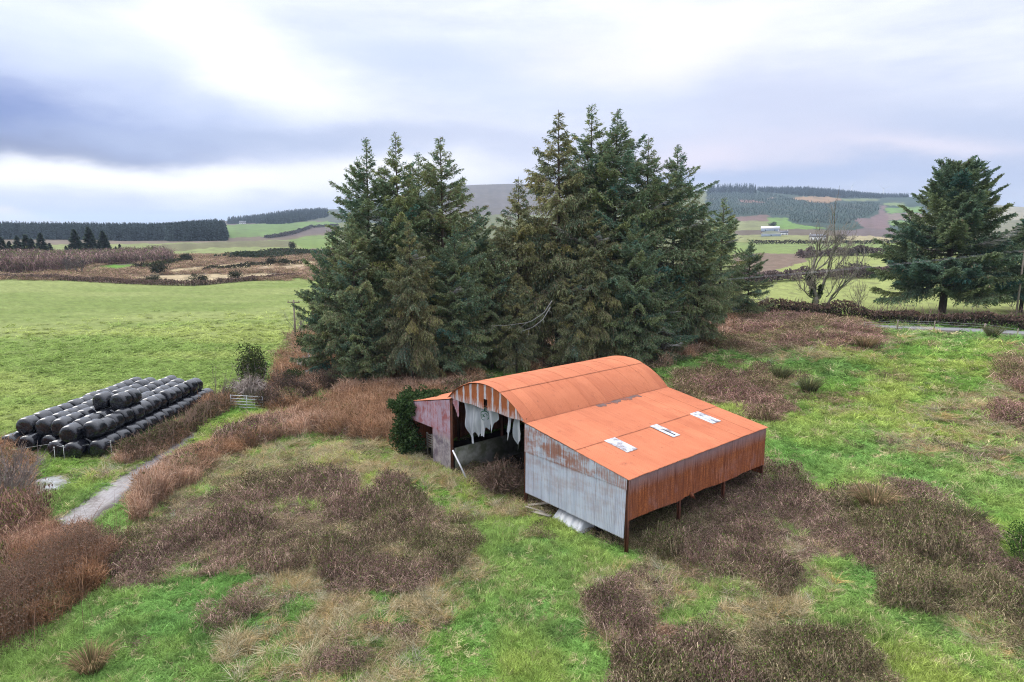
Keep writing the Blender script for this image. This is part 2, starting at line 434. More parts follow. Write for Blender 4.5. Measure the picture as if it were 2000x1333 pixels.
def land_colour(x, y, z):
    r = np.hypot(x, y)
    k, px, py = classify(x, y, z)
    n1 = fbm(x*.9, y*.9, 41, 4); n2 = fbm(x*.13, y*.13, 42, 3); n3 = fbm(x*2.3, y*2.3, 43, 2)
    t = sstep(.35, .68, n2*.6+n1*.4)[:, None]
    c = GREEN*(1-t)+YGREEN*t
    t = sstep(.55, .8, n1)[:, None]; c = c*(1-t*.6)+DGREEN*t*.6
    def put(kk, col): 
        m = k == kk
        c[m] = (np.asarray(col)*np.ones_like(c))[m]
    put(K_BRAM, BROWN*.6*(.6+.8*n1[:, None])); put(K_SCRUB, BROWN*.6*(.6+.8*n1[:, None]))
    tt = sstep(.35, .65, n1)[:, None]
    put(K_STRAW, (TAN*.55)*(1-tt)+GREEN*.7*tt)
    # the mown field: broad wavy bands of lighter grass
    b = fbm(x*.012+y*.004, y*.05, 44, 3); b2 = fbm(x*.05, y*.16, 45, 4)
    tf = sstep(.38, .66, .5*b+.5*b2)[:, None]
    f = (FIELDC*.86)*(1-tf)+np.array([.255, .295, .105])*tf
    f = f*(.78+.44*n3[:, None])*(.85+.3*n1[:, None])
    near = (1-sstep(55, 130, r))[:, None]
    f = f*(1-.12*near)
    put(K_FIELD, f)
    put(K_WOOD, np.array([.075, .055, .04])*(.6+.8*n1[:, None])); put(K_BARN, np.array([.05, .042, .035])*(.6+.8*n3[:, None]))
    put(K_TRACK, np.array([.13, .11, .095])); put(K_CONC, np.array([.25, .25, .24]))
    far = (k == K_FAR) | ((r > 150) & (k != K_FIELD))
    if far.any():
        xf, yf, zf = x[far], y[far], z[far]; rf = r[far]
        qx, qy, ok = project(xf, yf, zf)
        qx = qx + (vnoise(qx*.10, qy*.4, 51)-.5)*9 + (vnoise(qx*.35, qy*1.2, 53)-.5)*4; qy = qy + (vnoise(qx*.07, qy*.2, 52)-.5)*2.6 + (vnoise(qx*.3, qy*.9, 54)-.5)*1.4
        cf = np.tile(np.array([.16, .17, .08]), (len(xf), 1))
        for p, col in FARP:
            m = inpoly(qx, qy, p); cf[m] = col
        s = np.clip(60/rf, .004, .5)
        nn = .5*fbm(xf*s*1.3, yf*s*.5, 55, 4)+.5*fbm(np.arctan2(xf, yf)*160, np.log(rf)*55, 56, 3)
        cf = cf*(.62+.76*nn[:, None])
        # rushes and bare patches in the pale fields
        sp_ = sstep(.60, .72, fbm(np.arctan2(xf, yf)*90, np.log(rf)*60, 57, 3))[:, None]
        cf = cf*(1-.4*sp_) + np.array([.12, .105, .07])*.4*sp_
        c[far] = np.where(ok[:, None], cf, c[far])
    return c, k

# ------------------------------------------------------------------ the ground sheet
def ground_sheet():
    azf = np.radians(np.arange(-49, 49.01, .13)); azc = np.radians(np.arange(53, 307, 4.0))
    az = np.concatenate([azf, azc]); na = len(az)
    rs = [2.0]
    while rs[-1] < 12000:
        r = rs[-1]
        rs.append(r + (max(.5, 0) if r < 12 else max(.06, min(r*r/(15.66*1294)*2.2, r*.012))))
    rs = np.array(rs); nr = len(rs)
    A, R = np.meshgrid(az, rs)
    X = (R*np.sin(A)).ravel(); Y = (R*np.cos(A)).ravel(); Z = T(X, Y)
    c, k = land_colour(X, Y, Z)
    i = np.arange(nr-1)[:, None]*na; j = np.arange(na)[None, :]; j2 = (j+1) % na
    Q = np.stack([i+j, i+j2, i+na+j2, i+na+j], -1).reshape(-1, 4)[:, ::-1]
    V = np.stack([X, Y, Z], 1)
    cv = len(V); V = np.vstack([V, [[0, 0, float(T(0., 0.))]]]); c = np.vstack([c, [GREEN]])
    tr = np.stack([np.full(na, cv), np.arange(na), (np.arange(na)+1) % na], 1)[:, ::-1]
    m, nt, out = newmat('meadow_ground'); N = NT(nt)
    tc = N.n('ShaderNodeTexCoord').outputs['Object']
    f = N.noise(tc, 3.2, 6, .65); f2 = N.noise(N.mapping(tc, (1, 1, .3)), .55, 4, .6)
    col = N.attr('col').outputs['Color']
    g = N.math('MULTIPLY_ADD', f, .9, .35); g2 = N.math('MULTIPLY_ADD', f2, .5, .75)
    k2 = N.math('MULTIPLY', g, g2)
    cc = N.n('ShaderNodeCombineColor'); 
    for q in range(3): N.L(k2, cc.inputs[q])
    base = N.mix(1.0, col, cc.outputs[0], 'MULTIPLY')
    N.bsdf(out, base, 1.0, .05, f, .6, .12)
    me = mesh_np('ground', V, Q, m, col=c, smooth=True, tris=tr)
    link('ground', me, kind='structure')
ground_sheet()

# strips of bare track, concrete and the road, each a sheet just above the ground
def strip(name, pts, width, mat, lift=.03, n=120, rough_edge=.25, seed=0, kind='structure'):
    P = np.array([ground_at(*p)[:2] for p in pts]); d = np.r_[0, np.cumsum(np.linalg.norm(np.diff(P, axis=0), axis=1))]
    s = np.linspace(0, d[-1], n); cx = np.interp(s, d, P[:, 0]); cy = np.interp(s, d, P[:, 1])
    for _ in range(6):
        cx[1:-1] = (cx[:-2]+cx[1:-1]*2+cx[2:])/4; cy[1:-1] = (cy[:-2]+cy[1:-1]*2+cy[2:])/4
    tx, ty = np.gradient(cx), np.gradient(cy); L = np.hypot(tx, ty); nx, ny = -ty/L, tx/L
    k = 15; V = []
    for q in range(k):
        u = q/(k-1)*2-1
        e = width/2*u + (abs(u) == 1)*0 + np.sign(u)*(abs(u)**3)*rough_edge*(fbm(s*1.1, s*0+seed+(u > 0)*9, 3, 3)-.5)*2
        x = cx+nx*e; y = cy+ny*e
        V.append(np.stack([x, y, T(x, y)+lift*(1 if abs(u) < 1 else -.6)], 1))
    V = np.stack(V, 1).reshape(-1, 3)
    i = np.arange(n-1)[:, None]*k; j = np.arange(k-1)[None]
    Q = np.stack([i+j, i+j+1, i+k+j+1, i+k+j], -1).reshape(-1, 4)[:, ::-1]
    uv = np.stack([np.repeat(s, k), np.tile(np.linspace(-1, 1, k), n)], 1)
    return link(name, mesh_np(name, V, Q, mat, uv=uv, smooth=True), kind=kind)

def mat_track():
    m, nt, out = newmat('wet_gravel'); N = NT(nt)
    tc = N.n('ShaderNodeTexCoord').outputs['Object']
    f = N.noise(tc, 5, 6, .7); g = N.noise(tc, .7, 4, .6); h = N.noise(tc, 18, 3, .6)
    c = N.mix(N.ramp(g, [(.35, 0.), (.65, 1.)]), (.13, .105, .095), (.30, .28, .285))
    c = N.mix(N.ramp(f, [(.4, 0.), (.7, .8)]), c, (.36, .34, .34))
    c = N.mix(N.ramp(h, [(.55, 0.), (.7, .6)]), c, (.07, .06, .05))
    uvs = N.n('ShaderNodeSeparateXYZ'); N.L(N.n('ShaderNodeUVMap', uv_map='uv').outputs[0], uvs.inputs[0]); e = N.math('ADD', N.math('ABSOLUTE', uvs.outputs[1]), N.math('MULTIPLY_ADD', f, .7, -.35))
    c = N.mix(N.ramp(e, [(.52, 0.), (.78, .9)]), c, (.075, .06, .052))
    st = N.noise(N.mapping(N.n('ShaderNodeUVMap', uv_map='uv').outputs[0], (.35, 5, 1)), 1.3, 4, .6); c = N.mix(N.ramp(st, [(.5, 0.), (.66, .65)]), c, (.17, .15, .145))
    r = N.ramp(g, [(.4, .7), (.6, .28)])
    N.bsdf(out, c, r, .4, f, .5, .04); return m
M_track = mat_track()
strip('track', [(112, 1046), (150, 1010), (200, 975), (255, 935), (300, 903), (350, 868), (385, 846)], 2.3, M_track, .035)
M_conc = mat_simple('old_concrete', (.30, .31, .33), .6, .4, .35, 2.2, bump=.3, second=(.11, .12, .07), sfac=(.44, .56))
strip('concrete_pad', [(45, 962), (90, 948), (134, 935)], 2.6, M_conc, .04, 60, .9, 4)
strip('concrete_pad', [(160, 957), (180, 951), (203, 944)], .9, M_conc, .05, 40, .7, 7)
strip('concrete_pad', [(256, 966), (268, 958), (280, 952)], .8, M_conc, .06, 30, .6, 9)
M_mud = mat_simple('wet_mud', (.05, .042, .036), .25, .6, .4, 3, bump=.3, second=(.11, .09, .075))
strip('puddle', [(400, 838), (418, 829), (436, 818)], .75, M_mud, .05, 40, .5, 5)
M_asph = mat_simple('road_asphalt', (.20, .20, .205), .85, .3, .2, 3)
strip('road', [(1700, 636), (1760, 639), (1840, 642), (1920, 646), (1990, 650), (2080, 655), (2300, 668)], 3.0, M_asph, .06, 160, .15, 2)
# ------------------------------------------------------------------ the hay barn
PITCHC, AMP = .110, .022
def corr_sheets(P, Nf, s0, s1, tl, th, sw=.76, gap=.035, amp=AMP, nt=None, lift0=0., wob=.004, tstep=.16, ragged=0., seed=1):
    """corrugated sheets side by side; P(s,t), Nf(s,t) arrays -> points / outward normals"""
    r = np.random.default_rng(seed); V = []; Q = []; Cc = []; uv = []; n = 0
    ns = max(1, int(round((s1-s0)/sw))); w = (s1-s0)/ns
    for i in range(ns):
        a, b = s0+i*w-(gap if i else 0), s0+(i+1)*w
        m = int(round((b-a)/PITCHC*4))+1
        s = np.linspace(a, b, m)
        rd = r.random(); dlo = (r.random()-.3)*ragged
        lo = np.broadcast_to(tl(s) if callable(tl) else tl, s.shape)+dlo; hi = np.broadcast_to(th(s) if callable(th) else th, s.shape)
        k = nt or max(3, int((hi.max()-lo.min())/tstep)+1)
        f = np.linspace(0, 1, k)
        t = lo[:, None]*(1-f)+hi[:, None]*f; S = np.broadcast_to(s[:, None], t.shape)
        tilt = (r.random()-.5)*wob*2
        off = amp*np.sin(2*PI*S/PITCHC) + lift0 + (i % 2)*.005 + tilt*(f[None]-.5) + .006*np.sin(3*t+i)*wob*50
        p = P(S, t)+Nf(S, t)*off[..., None]
        V.append(p.reshape(-1, 3))
        ii = np.arange(m-1)[:, None]*k; jj = np.arange(k-1)[None]
        Q.append(np.stack([ii+jj, ii+jj+1, ii+k+jj+1, ii+k+jj], -1).reshape(-1, 4)+n); n += m*k
        e = np.minimum(S-a, b-S); g = t-lo[:, None]
        Cc.append(np.stack([np.clip(e/.4, 0, 1), np.clip(g/.8, 0, 1), np.full(t.shape, rd)], -1).reshape(-1, 3))
        uv.append(np.stack([S, t], -1).reshape(-1, 2))
    return np.concatenate(V), np.concatenate(Q), np.concatenate(Cc), np.concatenate(uv)

def sheet_part(name, chunks, mat, parent):
    V = []; Q = []; Cc = []; uv = []; n = 0
    for v, q, c, u in chunks:
        V.append(v); Q.append(q+n); Cc.append(c); uv.append(u); n += len(v)
    return link(name, mesh_np(name, np.concatenate(V), np.concatenate(Q), mat, col=np.concatenate(Cc), uv=np.concatenate(uv), smooth=True), parent)

def sheet_nodes(name):
    m, nt, out = newmat(name); N = NT(nt)
    a = N.attr('col').outputs['Color']; sp = N.n('ShaderNodeSeparateColor'); N.L(a, sp.inputs[0])
    uv = N.n('ShaderNodeUVMap', uv_map='uv').outputs[0]
    ob = N.n('ShaderNodeTexCoord').outputs['Object']
    return m, N, out, sp.outputs, uv, ob

def mat_roof():
    m, N, out, A, uv, ob = sheet_nodes('orange_painted_tin')
    n1 = N.noise(ob, .55, 5, .6); n2 = N.noise(ob, 14, 4, .7); n3 = N.noise(N.mapping(uv, (3.5, .25, 1)), 2.2, 5, .65)
    c = N.mix(N.ramp(n1, [(.3, 0.), (.7, 1.)]), (.48, .155, .073), (.57, .200, .098))
    c = N.mix(N.math('MULTIPLY', A[2], .35), c, (.33, .092, .045))
    c = N.mix(N.ramp(n3, [(.5, 0.), (.75, .45)]), c, (.56, .21, .11))
    c = N.mix(N.ramp(n2, [(.56, 0.), (.74, .55)]), c, (.34, .085, .04))
    n4 = N.noise(N.mapping(uv, (5, .35, 1), (3, 1, 0)), 1.5, 6, .7); c = N.mix(N.ramp(n4, [(.55, 0.), (.72, .6)]), c, (.30, .075, .035)); n5 = N.noise(ob, 1.6, 6, .72); c = N.mix(N.ramp(n5, [(.58, 0.), (.70, .45)]), c, (.28, .08, .045))
    brk = N.ramp(N.noise(ob, 1.7, 3, .6), [(.42, 0.), (.55, 1.)])
    es = N.math('MULTIPLY', N.ramp(A[0], [(.0, 1.), (.075, 0.)]), N.math('MULTIPLY_ADD', brk, .55, .25))
    ee = N.math('MULTIPLY', N.ramp(A[1], [(.0, 1.), (.06, .2), (.16, 0.)]), N.math('MULTIPLY_ADD', brk, .5, .35))
    c = N.mix(N.math('MAXIMUM', es, ee), c, (.16, .05, .03))
    # thin nail line specks
    sp = N.n('ShaderNodeTexVoronoi'); N.L(N.mapping(uv, (2.6, .72, 1)), sp.inputs['Vector']); sp.inputs['Scale'].default_value = 1.0
    c = N.mix(N.ramp(sp.outputs['Distance'], [(.03, .7), (.07, 0.)]), c, (.2, .07, .04))
    N.bsdf(out, c, .72, .28, n2, .15, .01); return m

def mat_moss():
    return mat_simple('lichen_patch', (.17, .115, .105), .95, .1, .4, 3.0, bump=.3, second=(.30, .11, .07), sfac=(.5, .6))

def mat_grey():
    m, N, out, A, uv, ob = sheet_nodes('weathered_zinc')
    st = N.noise(N.mapping(uv, (9, .55, 1)), 1.6, 6, .7); n1 = N.noise(N.mapping(uv, (.6, 1.6, 1)), 1.2, 5, .6); fine = N.noise(ob, 22, 4, .7)
    c = N.mix(N.ramp(N.noise(N.mapping(uv, (2, .6, 1)), 1.1, 5, .6), [(.3, 0.), (.7, 1.)]), (.46, .50, .60), (.62, .66, .75))
    c = N.mix(N.math('MULTIPLY', A[2], .25), c, (.38, .39, .44))
    c = N.mix(N.ramp(fine, [(.5, 0.), (.75, .35)]), c, (.66, .69, .74))
    sv = N.n('ShaderNodeSeparateXYZ'); N.L(uv, sv.inputs[0])
    # rust: strong on the upper tier, faint bands lower down
    up = N.ramp(N.math('MULTIPLY_ADD', sv.outputs[1], .5, -1.2), [(.40, .0), (.47, .95), (.95, .95)])     # height 3.2 .. 3.4
    yk = N.ramp(N.math('MULTIPLY_ADD', sv.outputs[0], .125, .02), [(.0, .55), (.35, .75), (.55, 1.), (.75, .95), (1., .75)])
    r1 = N.math('MULTIPLY', N.ramp(N.math('MULTIPLY_ADD', st, .55, N.math('MULTIPLY', n1, .45)), [(.45, 0.), (.54, 1.)]), N.math('MULTIPLY', up, yk))
    low = N.math('MULTIPLY', N.ramp(N.math('MULTIPLY_ADD', st, .5, N.math('MULTIPLY', n1, .5)), [(.46, 0.), (.58, .8)]), N.ramp(N.math('MULTIPLY', sv.outputs[1], .25), [(.25, .25), (.5, .9), (.8, 1.)]))
    rc = N.mix(N.noise(uv, 6, 3), (.26, .07, .02), (.44, .16, .06))
    c = N.mix(r1, c, rc)
    c = N.mix(N.math('MULTIPLY', low, .6), c, (.36, .22, .20))
    c = N.mix(N.math('MULTIPLY', N.ramp(A[0], [(0., 1.), (.05, 0.)]), .5), c, (.20, .15, .14))
    c = N.mix(N.math('MULTIPLY', N.ramp(A[1], [(0., 1.), (.07, 0.)]), .45), c, (.24, .16, .14))
    N.bsdf(out, c, .6, .35, fine, .1, .01, metal=.15); return m

def mat_rust():
    m, N, out, A, uv, ob = sheet_nodes('rusty_tin')
    st = N.noise(N.mapping(uv, (9, .30, 1)), 1.7, 6, .75); n1 = N.noise(N.mapping(uv, (1.1, .7, 1)), 1.0, 5, .65); fine = N.noise(ob, 18, 5, .75)
    sv = N.n('ShaderNodeSeparateXYZ'); N.L(uv, sv.inputs[0])
    c = N.mix(N.ramp(st, [(.38, 0.), (.62, 1.)]), (.17, .042, .017), (.60, .205, .07))
    c = N.mix(N.ramp(fine, [(.42, 0.), (.62, .75)]), c, (.13, .04, .025))
    c = N.mix(N.math('MULTIPLY', A[2], .45), c, (.17, .06, .04))
    top = N.ramp(N.math('MULTIPLY_ADD', N.math('SUBTRACT', sv.outputs[1], 1.7), .45, N.math('MULTIPLY_ADD', st, .55, -.27)), [(.60, 0.), (.92, .7)])
    blot = N.ramp(N.math('MULTIPLY_ADD', st, .45, N.math('MULTIPLY', n1, .55)), [(.52, 0.), (.64, .7)])
    c = N.mix(N.math('MAXIMUM', top, N.math('MULTIPLY', blot, .45)), c, (.30, .23, .26))
    c = N.mix(N.math('MULTIPLY', N.ramp(A[0], [(0., 1.), (.06, 0.)]), .55), c, (.07, .03, .025))
    N.bsdf(out, c, .8, .2, fine, .25, .01); return m

def mat_gable():
    m, N, out, A, uv, ob = sheet_nodes('rust_over_white_paint')
    st = N.noise(N.mapping(uv, (6, .6, 1)), 2.0, 6, .7); fine = N.noise(ob, 16, 5, .7)
    c = N.mix(N.ramp(st, [(.3, 0.), (.7, 1.)]), (.30, .085, .03), (.46, .16, .065))
    c = N.mix(N.ramp(fine, [(.5, 0.), (.7, .5)]), c, (.16, .05, .03))
    w = N.ramp(N.math('MULTIPLY_ADD', A[0], 1.0, N.math('MULTIPLY_ADD', st, .9, -.42)), [(.16, 1.), (.34, 0.)])
    lo = N.math('MULTIPLY', N.ramp(A[1], [(.0, .9), (.6, 0.)]), N.ramp(st, [(.42, 0.), (.56, 1.)]))
    c = N.mix(N.math('MAXIMUM', w, lo), c, (.58, .56, .60))
    N.bsdf(out, c, .75, .2, fine, .2, .01); return m

def mat_purple():
    m, N, out, A, uv, ob = sheet_nodes('faded_red_oxide')
    st = N.noise(N.mapping(uv, (6, .45, 1)), 1.6, 6, .72); n1 = N.noise(N.mapping(uv, (1.4, 1.1, 1)), 1.2, 6, .7); fine = N.noise(ob, 16, 5, .7)
    sv = N.n('ShaderNodeSeparateXYZ'); N.L(uv, sv.inputs[0])
    c = N.mix(N.ramp(st, [(.35, 0.), (.65, 1.)]), (.40, .29, .36), (.52, .42, .50))
    c = N.mix(N.ramp(N.math('MULTIPLY_ADD', st, .5, N.math('MULTIPLY', n1, .5)), [(.46, 0.), (.58, .85)]), c, (.34, .085, .075))
    low = N.ramp(N.math('MULTIPLY', sv.outputs[1], .25), [(.50, 1.), (.64, 0.)])
    lc = N.mix(N.ramp(n1, [(.4, 0.), (.6, 1.)]), (.17, .14, .17), (.42, .38, .37))
    lc = N.mix(N.ramp(st, [(.55, 0.), (.7, .6)]), lc, (.22, .09, .07))
    c = N.mix(low, c, lc)
    c = N.mix(N.math('MULTIPLY', N.ramp(A[0], [(0., 1.), (.05, 0.)]), .4), c, (.2, .09, .09))
    N.bsdf(out, c, .8, .2, fine, .2, .01); return m

def build_barn():
    barn = thing('hay_barn', 'rusty corrugated hay barn with arched orange roof and sloping lean-to sides', 'barn', (BO[0], BO[1], float(T(BO[0], BO[1]))), PI/2-BYAW)
    MR, MG, MRu, MGa, MP = mat_roof(), mat_grey(), mat_rust(), mat_gable(), mat_purple()
    Mp = mat_simple('rusted_steel', (.16, .06, .035), .85, .2, .4, 6, bump=.3, second=(.09, .045, .035))
    YA, YB, YC = W2, W2+W1, W2+W1+W3
    stack = lambda *a: np.stack(np.broadcast_arrays(*a), -1)
    # --- lean-to roof on the near side
    sl = (H2-.14-H1)/W2
    P = lambda s, t: stack(s, t, H1+sl*t)
    nn = unit(np.array([0, -sl, 1.])); Nf = lambda s, t: np.broadcast_to(nn, s.shape+(3,))
    sheet_part('lean_to_roof', [corr_sheets(P, Nf, -.12, BL+.14, -.14, 3.52, lift0=.03, seed=2, ragged=.03),
                                corr_sheets(P, Nf, -.12, BL+.14, 3.42, W2+.16, lift0=.052, seed=3, ragged=.03)], MR, barn)
    # --- arched roof
    Rr = (W1*W1/4+RISE*RISE)/(2*RISE); half = math.asin(W1/2/Rr)+.035; mid = (YA+YB)/2; zc = H2+RISE-Rr
    P = lambda s, t: stack(s, mid+Rr*np.sin(t/Rr), zc+Rr*np.cos(t/Rr))
    Nf = lambda s, t: stack(0*s, np.sin(t/Rr), np.cos(t/Rr))
    q = half*Rr
    ch = []
    for (a, b, l, sd) in ((-q, -q*.36+.06, .03, 4), (-q*.36-.04, q*.40+.06, .055, 5), (q*.40-.06, q, .03, 6)):
        ch.append(corr_sheets(P, Nf, -.16, BL+.14, a, b, lift0=l, seed=sd, wob=.002))
    sheet_part('arched_roof', ch, MR, barn)
    # --- far lean-to roof
    sl3 = (H2-.2-H3)/W3
    P = lambda s, t: stack(s, YC+.15-t, H3-.04+sl3*t)
    n3 = unit(np.array([0, sl3, 1.])); Nf = lambda s, t: np.broadcast_to(n3, s.shape+(3,))
    sheet_part('lean_to_roof', [corr_sheets(P, Nf, -.10, BL+.12, 0., W3+.2, lift0=.03, seed=7)], MR, barn)
    # --- gable wall of the near lean-to (grey)
    front = lambda x0: (lambda s, t: stack(x0+0*s, s, t)); nf = lambda s, t: np.broadcast_to(np.array([-1., 0, 0]), s.shape+(3,))
    def bow(s, t): return stack(-.03-.10*(1-np.clip((t-.8)/2.5, 0, 1))*np.clip(1-s/7, .1, 1), s, t)
    g1 = corr_sheets(bow, nf, .06, 7.28, lambda s: .78+.015*s, 3.36, lift0=.03, seed=8, sw=.66, ragged=.03)
    g2 = corr_sheets(front(-.03), nf, .0, 7.36, 3.30, lambda s: H1+sl*s-.012, lift0=.05, seed=9, sw=.66)
    sheet_part('gable_wall', [g1, g2], MG, barn)
    # --- long side wall (rust)
    side = lambda s, t: stack(s, -.04+0*s-.07*np.clip((2.6-t)/1.2, 0, 1)*np.sin(s*.5)**2, t); ns = lambda s, t: np.broadcast_to(np.array([0, -1., 0]), s.shape+(3,))
    lo = lambda s: 1.70+.025*np.sin(s*1.3)-.014*s+.012*np.sin(s*3.1)
    sheet_part('side_wall', [corr_sheets(side, ns, -.02, BL+.02, lo, H1-.045, lift0=.02, seed=10, ragged=.05)], MRu, barn)
    b = MB(); b.hexa([[4.95, -.20, 1.62], [5.22, -.13, 1.68], [5.20, -.10, 1.72], [4.97, -.16, 1.70], [5.30, -.32, 1.42], [5.34, -.30, 1.44], [5.24, -.16, 1.80], [5.06, -.14, 1.86]])
    b.build('torn_flap', MRu, barn)
    # --- arched front sheet
    arc = lambda s: zc+np.sqrt(np.maximum(Rr**2-(s-mid)**2, 0))-.02
    def lo2(s): 
        z = 5.0+.03*np.sin(s*2.7)
        z = np.where((s > 10.72) & (s < 11.06), 5.62, z)
        return np.minimum(z, arc(s)-.02)
    sheet_part('arched_gable', [corr_sheets(front(-.05), nf, YA+.03, YB-.03, lo2, arc, lift0=.0, seed=11, sw=.72, gap=.02)], MGa, barn)
    sheet_part('hanging_strip', [corr_sheets(front(.02), nf, 13.72, 14.32, lambda s: 4.9-1.1*(1-np.abs(s-13.8)/1.0)**2, 5.05, seed=12)], MP, barn)
    # --- front of the far lean-to (faded red), with an opening low on its left
    top = lambda s: H3-.06+sl3*(YC+.15-s)
    sheet_part('lean_to_front', [corr_sheets(front(-.05), nf, YB+.05, YC, lambda s: 2.55+.0*s, top, lift0=.01, seed=13),
                                 corr_sheets(front(-.02), nf, YB+.05, 16.66, -.25, 2.64, lift0=.0, seed=14)], MP, barn)
    # --- walls at the back and the far side
    back = lambda s, t: stack(BL+0*s, s, t); nb = lambda s, t: np.broadcast_to(np.array([1., 0, 0]), s.shape+(3,))
    allt = lambda s: np.where(s < YA, H1+sl*np.minimum(s, YA)-.02, np.where(s > YB, H3-.08+sl3*(YC+.15-s), arc(np.clip(s, YA+.05, YB-.05))))
    sheet_part('rear_wall', [corr_sheets(back, nb, 0.04, YC-.04, lambda s: np.where(s < YA, .9, -.2), allt, lift0=.02, seed=15)], MRu, barn)
    lf = lambda s, t: stack(s, YC+.03+0*s, t); nl = lambda s, t: np.broadcast_to(np.array([0, 1., 0]), s.shape+(3,))
    sheet_part('far_side_wall', [corr_sheets(lf, nl, .0, BL, -.2, H3-.06, lift0=.02, seed=16)], MRu, barn)
    # --- frame
    for Y, zt in ((.02, H1-.10), (YA-.02, H2-.16), (YB, H2-.16), (YC-.06, H3-.12)):
        for i in range(4):
            X = .04+(BL-.08)*i/3
            m = MB(); w = .075
            m.box((X-w, Y-w, -.4), (X+w, Y-w+.02, zt)); m.box((X-w, Y+w-.02, -.4), (X+w, Y+w, zt)); m.box((X-.012, Y-w+.02, -.4), (X+.012, Y+w-.02, zt))
            m.build('post', Mp, barn)
    for Y, z in ((.03, H1-.17), (3.5, H1+sl*3.5-.10), (YA-.1, H2-.30), (YB-.1, H2-.30), (YC-.12, H3-.2), (mid-2.2, zc+math.sqrt(Rr*Rr-2.2**2)-.10), (mid, zc+Rr-.10), (mid+2.2, zc+math.sqrt(Rr*Rr-2.2**2)-.10)):
        m = MB(); m.box((-.02, Y-.05, z-.09), (BL, Y+.05, z)); m.build('purlin', Mp, barn)
    for i in range(4):
        X = .1+(BL-.2)*i/3; m = MB()
        m.bar((X, YA, H2+.02), (X, YB, H2+.02), .07, .1); m.bar((X, 0, H1-.3), (X, YA, H2-.5), .07, .1); m.bar((X, YB, H2-.5), (X, YC, H3-.3), .07, .1)
        m.build('tie_beam', Mp, barn)
    # concrete wall between main bay and far lean-to, seen through the front
    Mc = mat_simple('blotched_concrete', (.24, .24, .22), .9, .2, .4, 2.0, bump=.4, second=(.11, .12, .08), sfac=(.42, .58))  # darker blotches mixed unevenly over the grey concrete
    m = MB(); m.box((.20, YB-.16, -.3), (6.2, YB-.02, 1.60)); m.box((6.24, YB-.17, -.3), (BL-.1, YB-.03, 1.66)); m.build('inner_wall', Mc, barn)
    # white patched roof sheets
    Mw = mat_simple('clear_sheet_weathered', (.50, .52, .57), .5, .4, .2, 5, bump=.1, second=(.16, .16, .19), sfac=(.50, .60), stretch=(1.6, .8, 1))
    Mw2 = mat_simple('clear_sheet_white', (.50, .52, .57), .5, .4, .18, 5, bump=.1, second=(.22, .19, .20), sfac=(.47, .60))
    nn = np.array([0, -sl, 1.]); P = lambda s, t: stack(s, t, H1+sl*t); Nf = lambda s, t: np.broadcast_to(unit(nn), s.shape+(3,))
    for i, (x0, x1, y0, y1, mt) in enumerate(((2.18, 3.02, 1.87, 3.47, Mw2), (6.08, 6.78, 1.84, 3.50, Mw2), (10.08, 10.95, 1.86, 3.50, Mw))):
        o = sheet_part('skylight', [corr_sheets(P, Nf, x0, x1, y0, y1, lift0=.065, sw=1.2, seed=20+i)], mt, barn)
        if i == 1:
            m = MB(); zz = lambda y: H1+sl*y+.095
            m.hexa([[6.40, 1.95, zz(1.95)-.02], [6.48, 1.95, zz(1.95)-.02], [6.48, 2.75, zz(2.75)-.02], [6.40, 2.75, zz(2.75)-.02],
                    [6.40, 1.95, zz(1.95)], [6.48, 1.95, zz(1.95)], [6.48, 2.75, zz(2.75)], [6.40, 2.75, zz(2.75)]])
            m.build('crack', mat_simple('dark_gap', (.03, .03, .035), .9, .1), o)
    sheet_part('lichen_patch', [corr_sheets(P, Nf, 5.6, 9.6, lambda s: 6.93+.10*np.sin(s*5)+.06*np.sin(s*13), lambda s: 7.25+.05*np.sin(s*7)+0*s, lift0=.068, sw=5, seed=25)], mat_moss(), barn)
    # ivy on the far corner is a plant of its own
    return barn
barn = build_barn()
BZ = float(T(BO[0], BO[1]))
def bw(X, Y, Z):  # barn coordinates -> world
    X, Y, Z = np.broadcast_arrays(np.asarray(X, float), np.asarray(Y, float), np.asarray(Z, float))
    return np.stack([BO[0]+BV[0]*X+BU[0]*Y, BO[1]+BV[1]*X+BU[1]*Y, Z+BZ], -1)

# --- torn sheeting hanging in the open front
M_tarp = mat_simple('grey_white_sheeting', (.36, .38, .415), .75, .2, .25, 2.2, bump=.3, second=(.24, .25, .27), sfac=(.55, .7), stretch=(1, 1, .4))
def fold(y, z): return .26+.11*np.sin(y*7.5+.6*np.sin(z*2))+.07*np.sin(y*17+1)*np.clip((5-z)/2, 0, 1)+.04*np.sin(z*3+y*2)
def hang(name, ys, bot, ztop, label, par=None, off=0):
    yb = np.array([p[0] for p in bot]); zb = np.array([p[1] for p in bot]); o = np.argsort(yb)
    y = np.linspace(ys[0], ys[1], int(abs(ys[1]-ys[0])*34)); z1 = np.interp(y, yb[o], zb[o])+(.10*(vnoise(y*14, y*0, 3)-.5))
    k = 24; f = np.linspace(0, 1, k)
    Yg = np.repeat(y[:, None], k, 1)+.10*f[None]*np.sin(y[:, None]*2.1); Zg = ztop-(ztop-z1)[:, None]*f[None]
    V = bw(fold(Yg, Zg)+off, Yg, Zg).reshape(-1, 3)
    i = np.arange(len(y)-1)[:, None]*k; j = np.arange(k-1)[None]
    Q = np.stack([i+j, i+j+1, i+k+j+1, i+k+j], -1).reshape(-1, 4)
    me = mesh_np(name, V, Q, M_tarp, smooth=True)
    return link(name, me, None, label=label, cat='torn sheet')
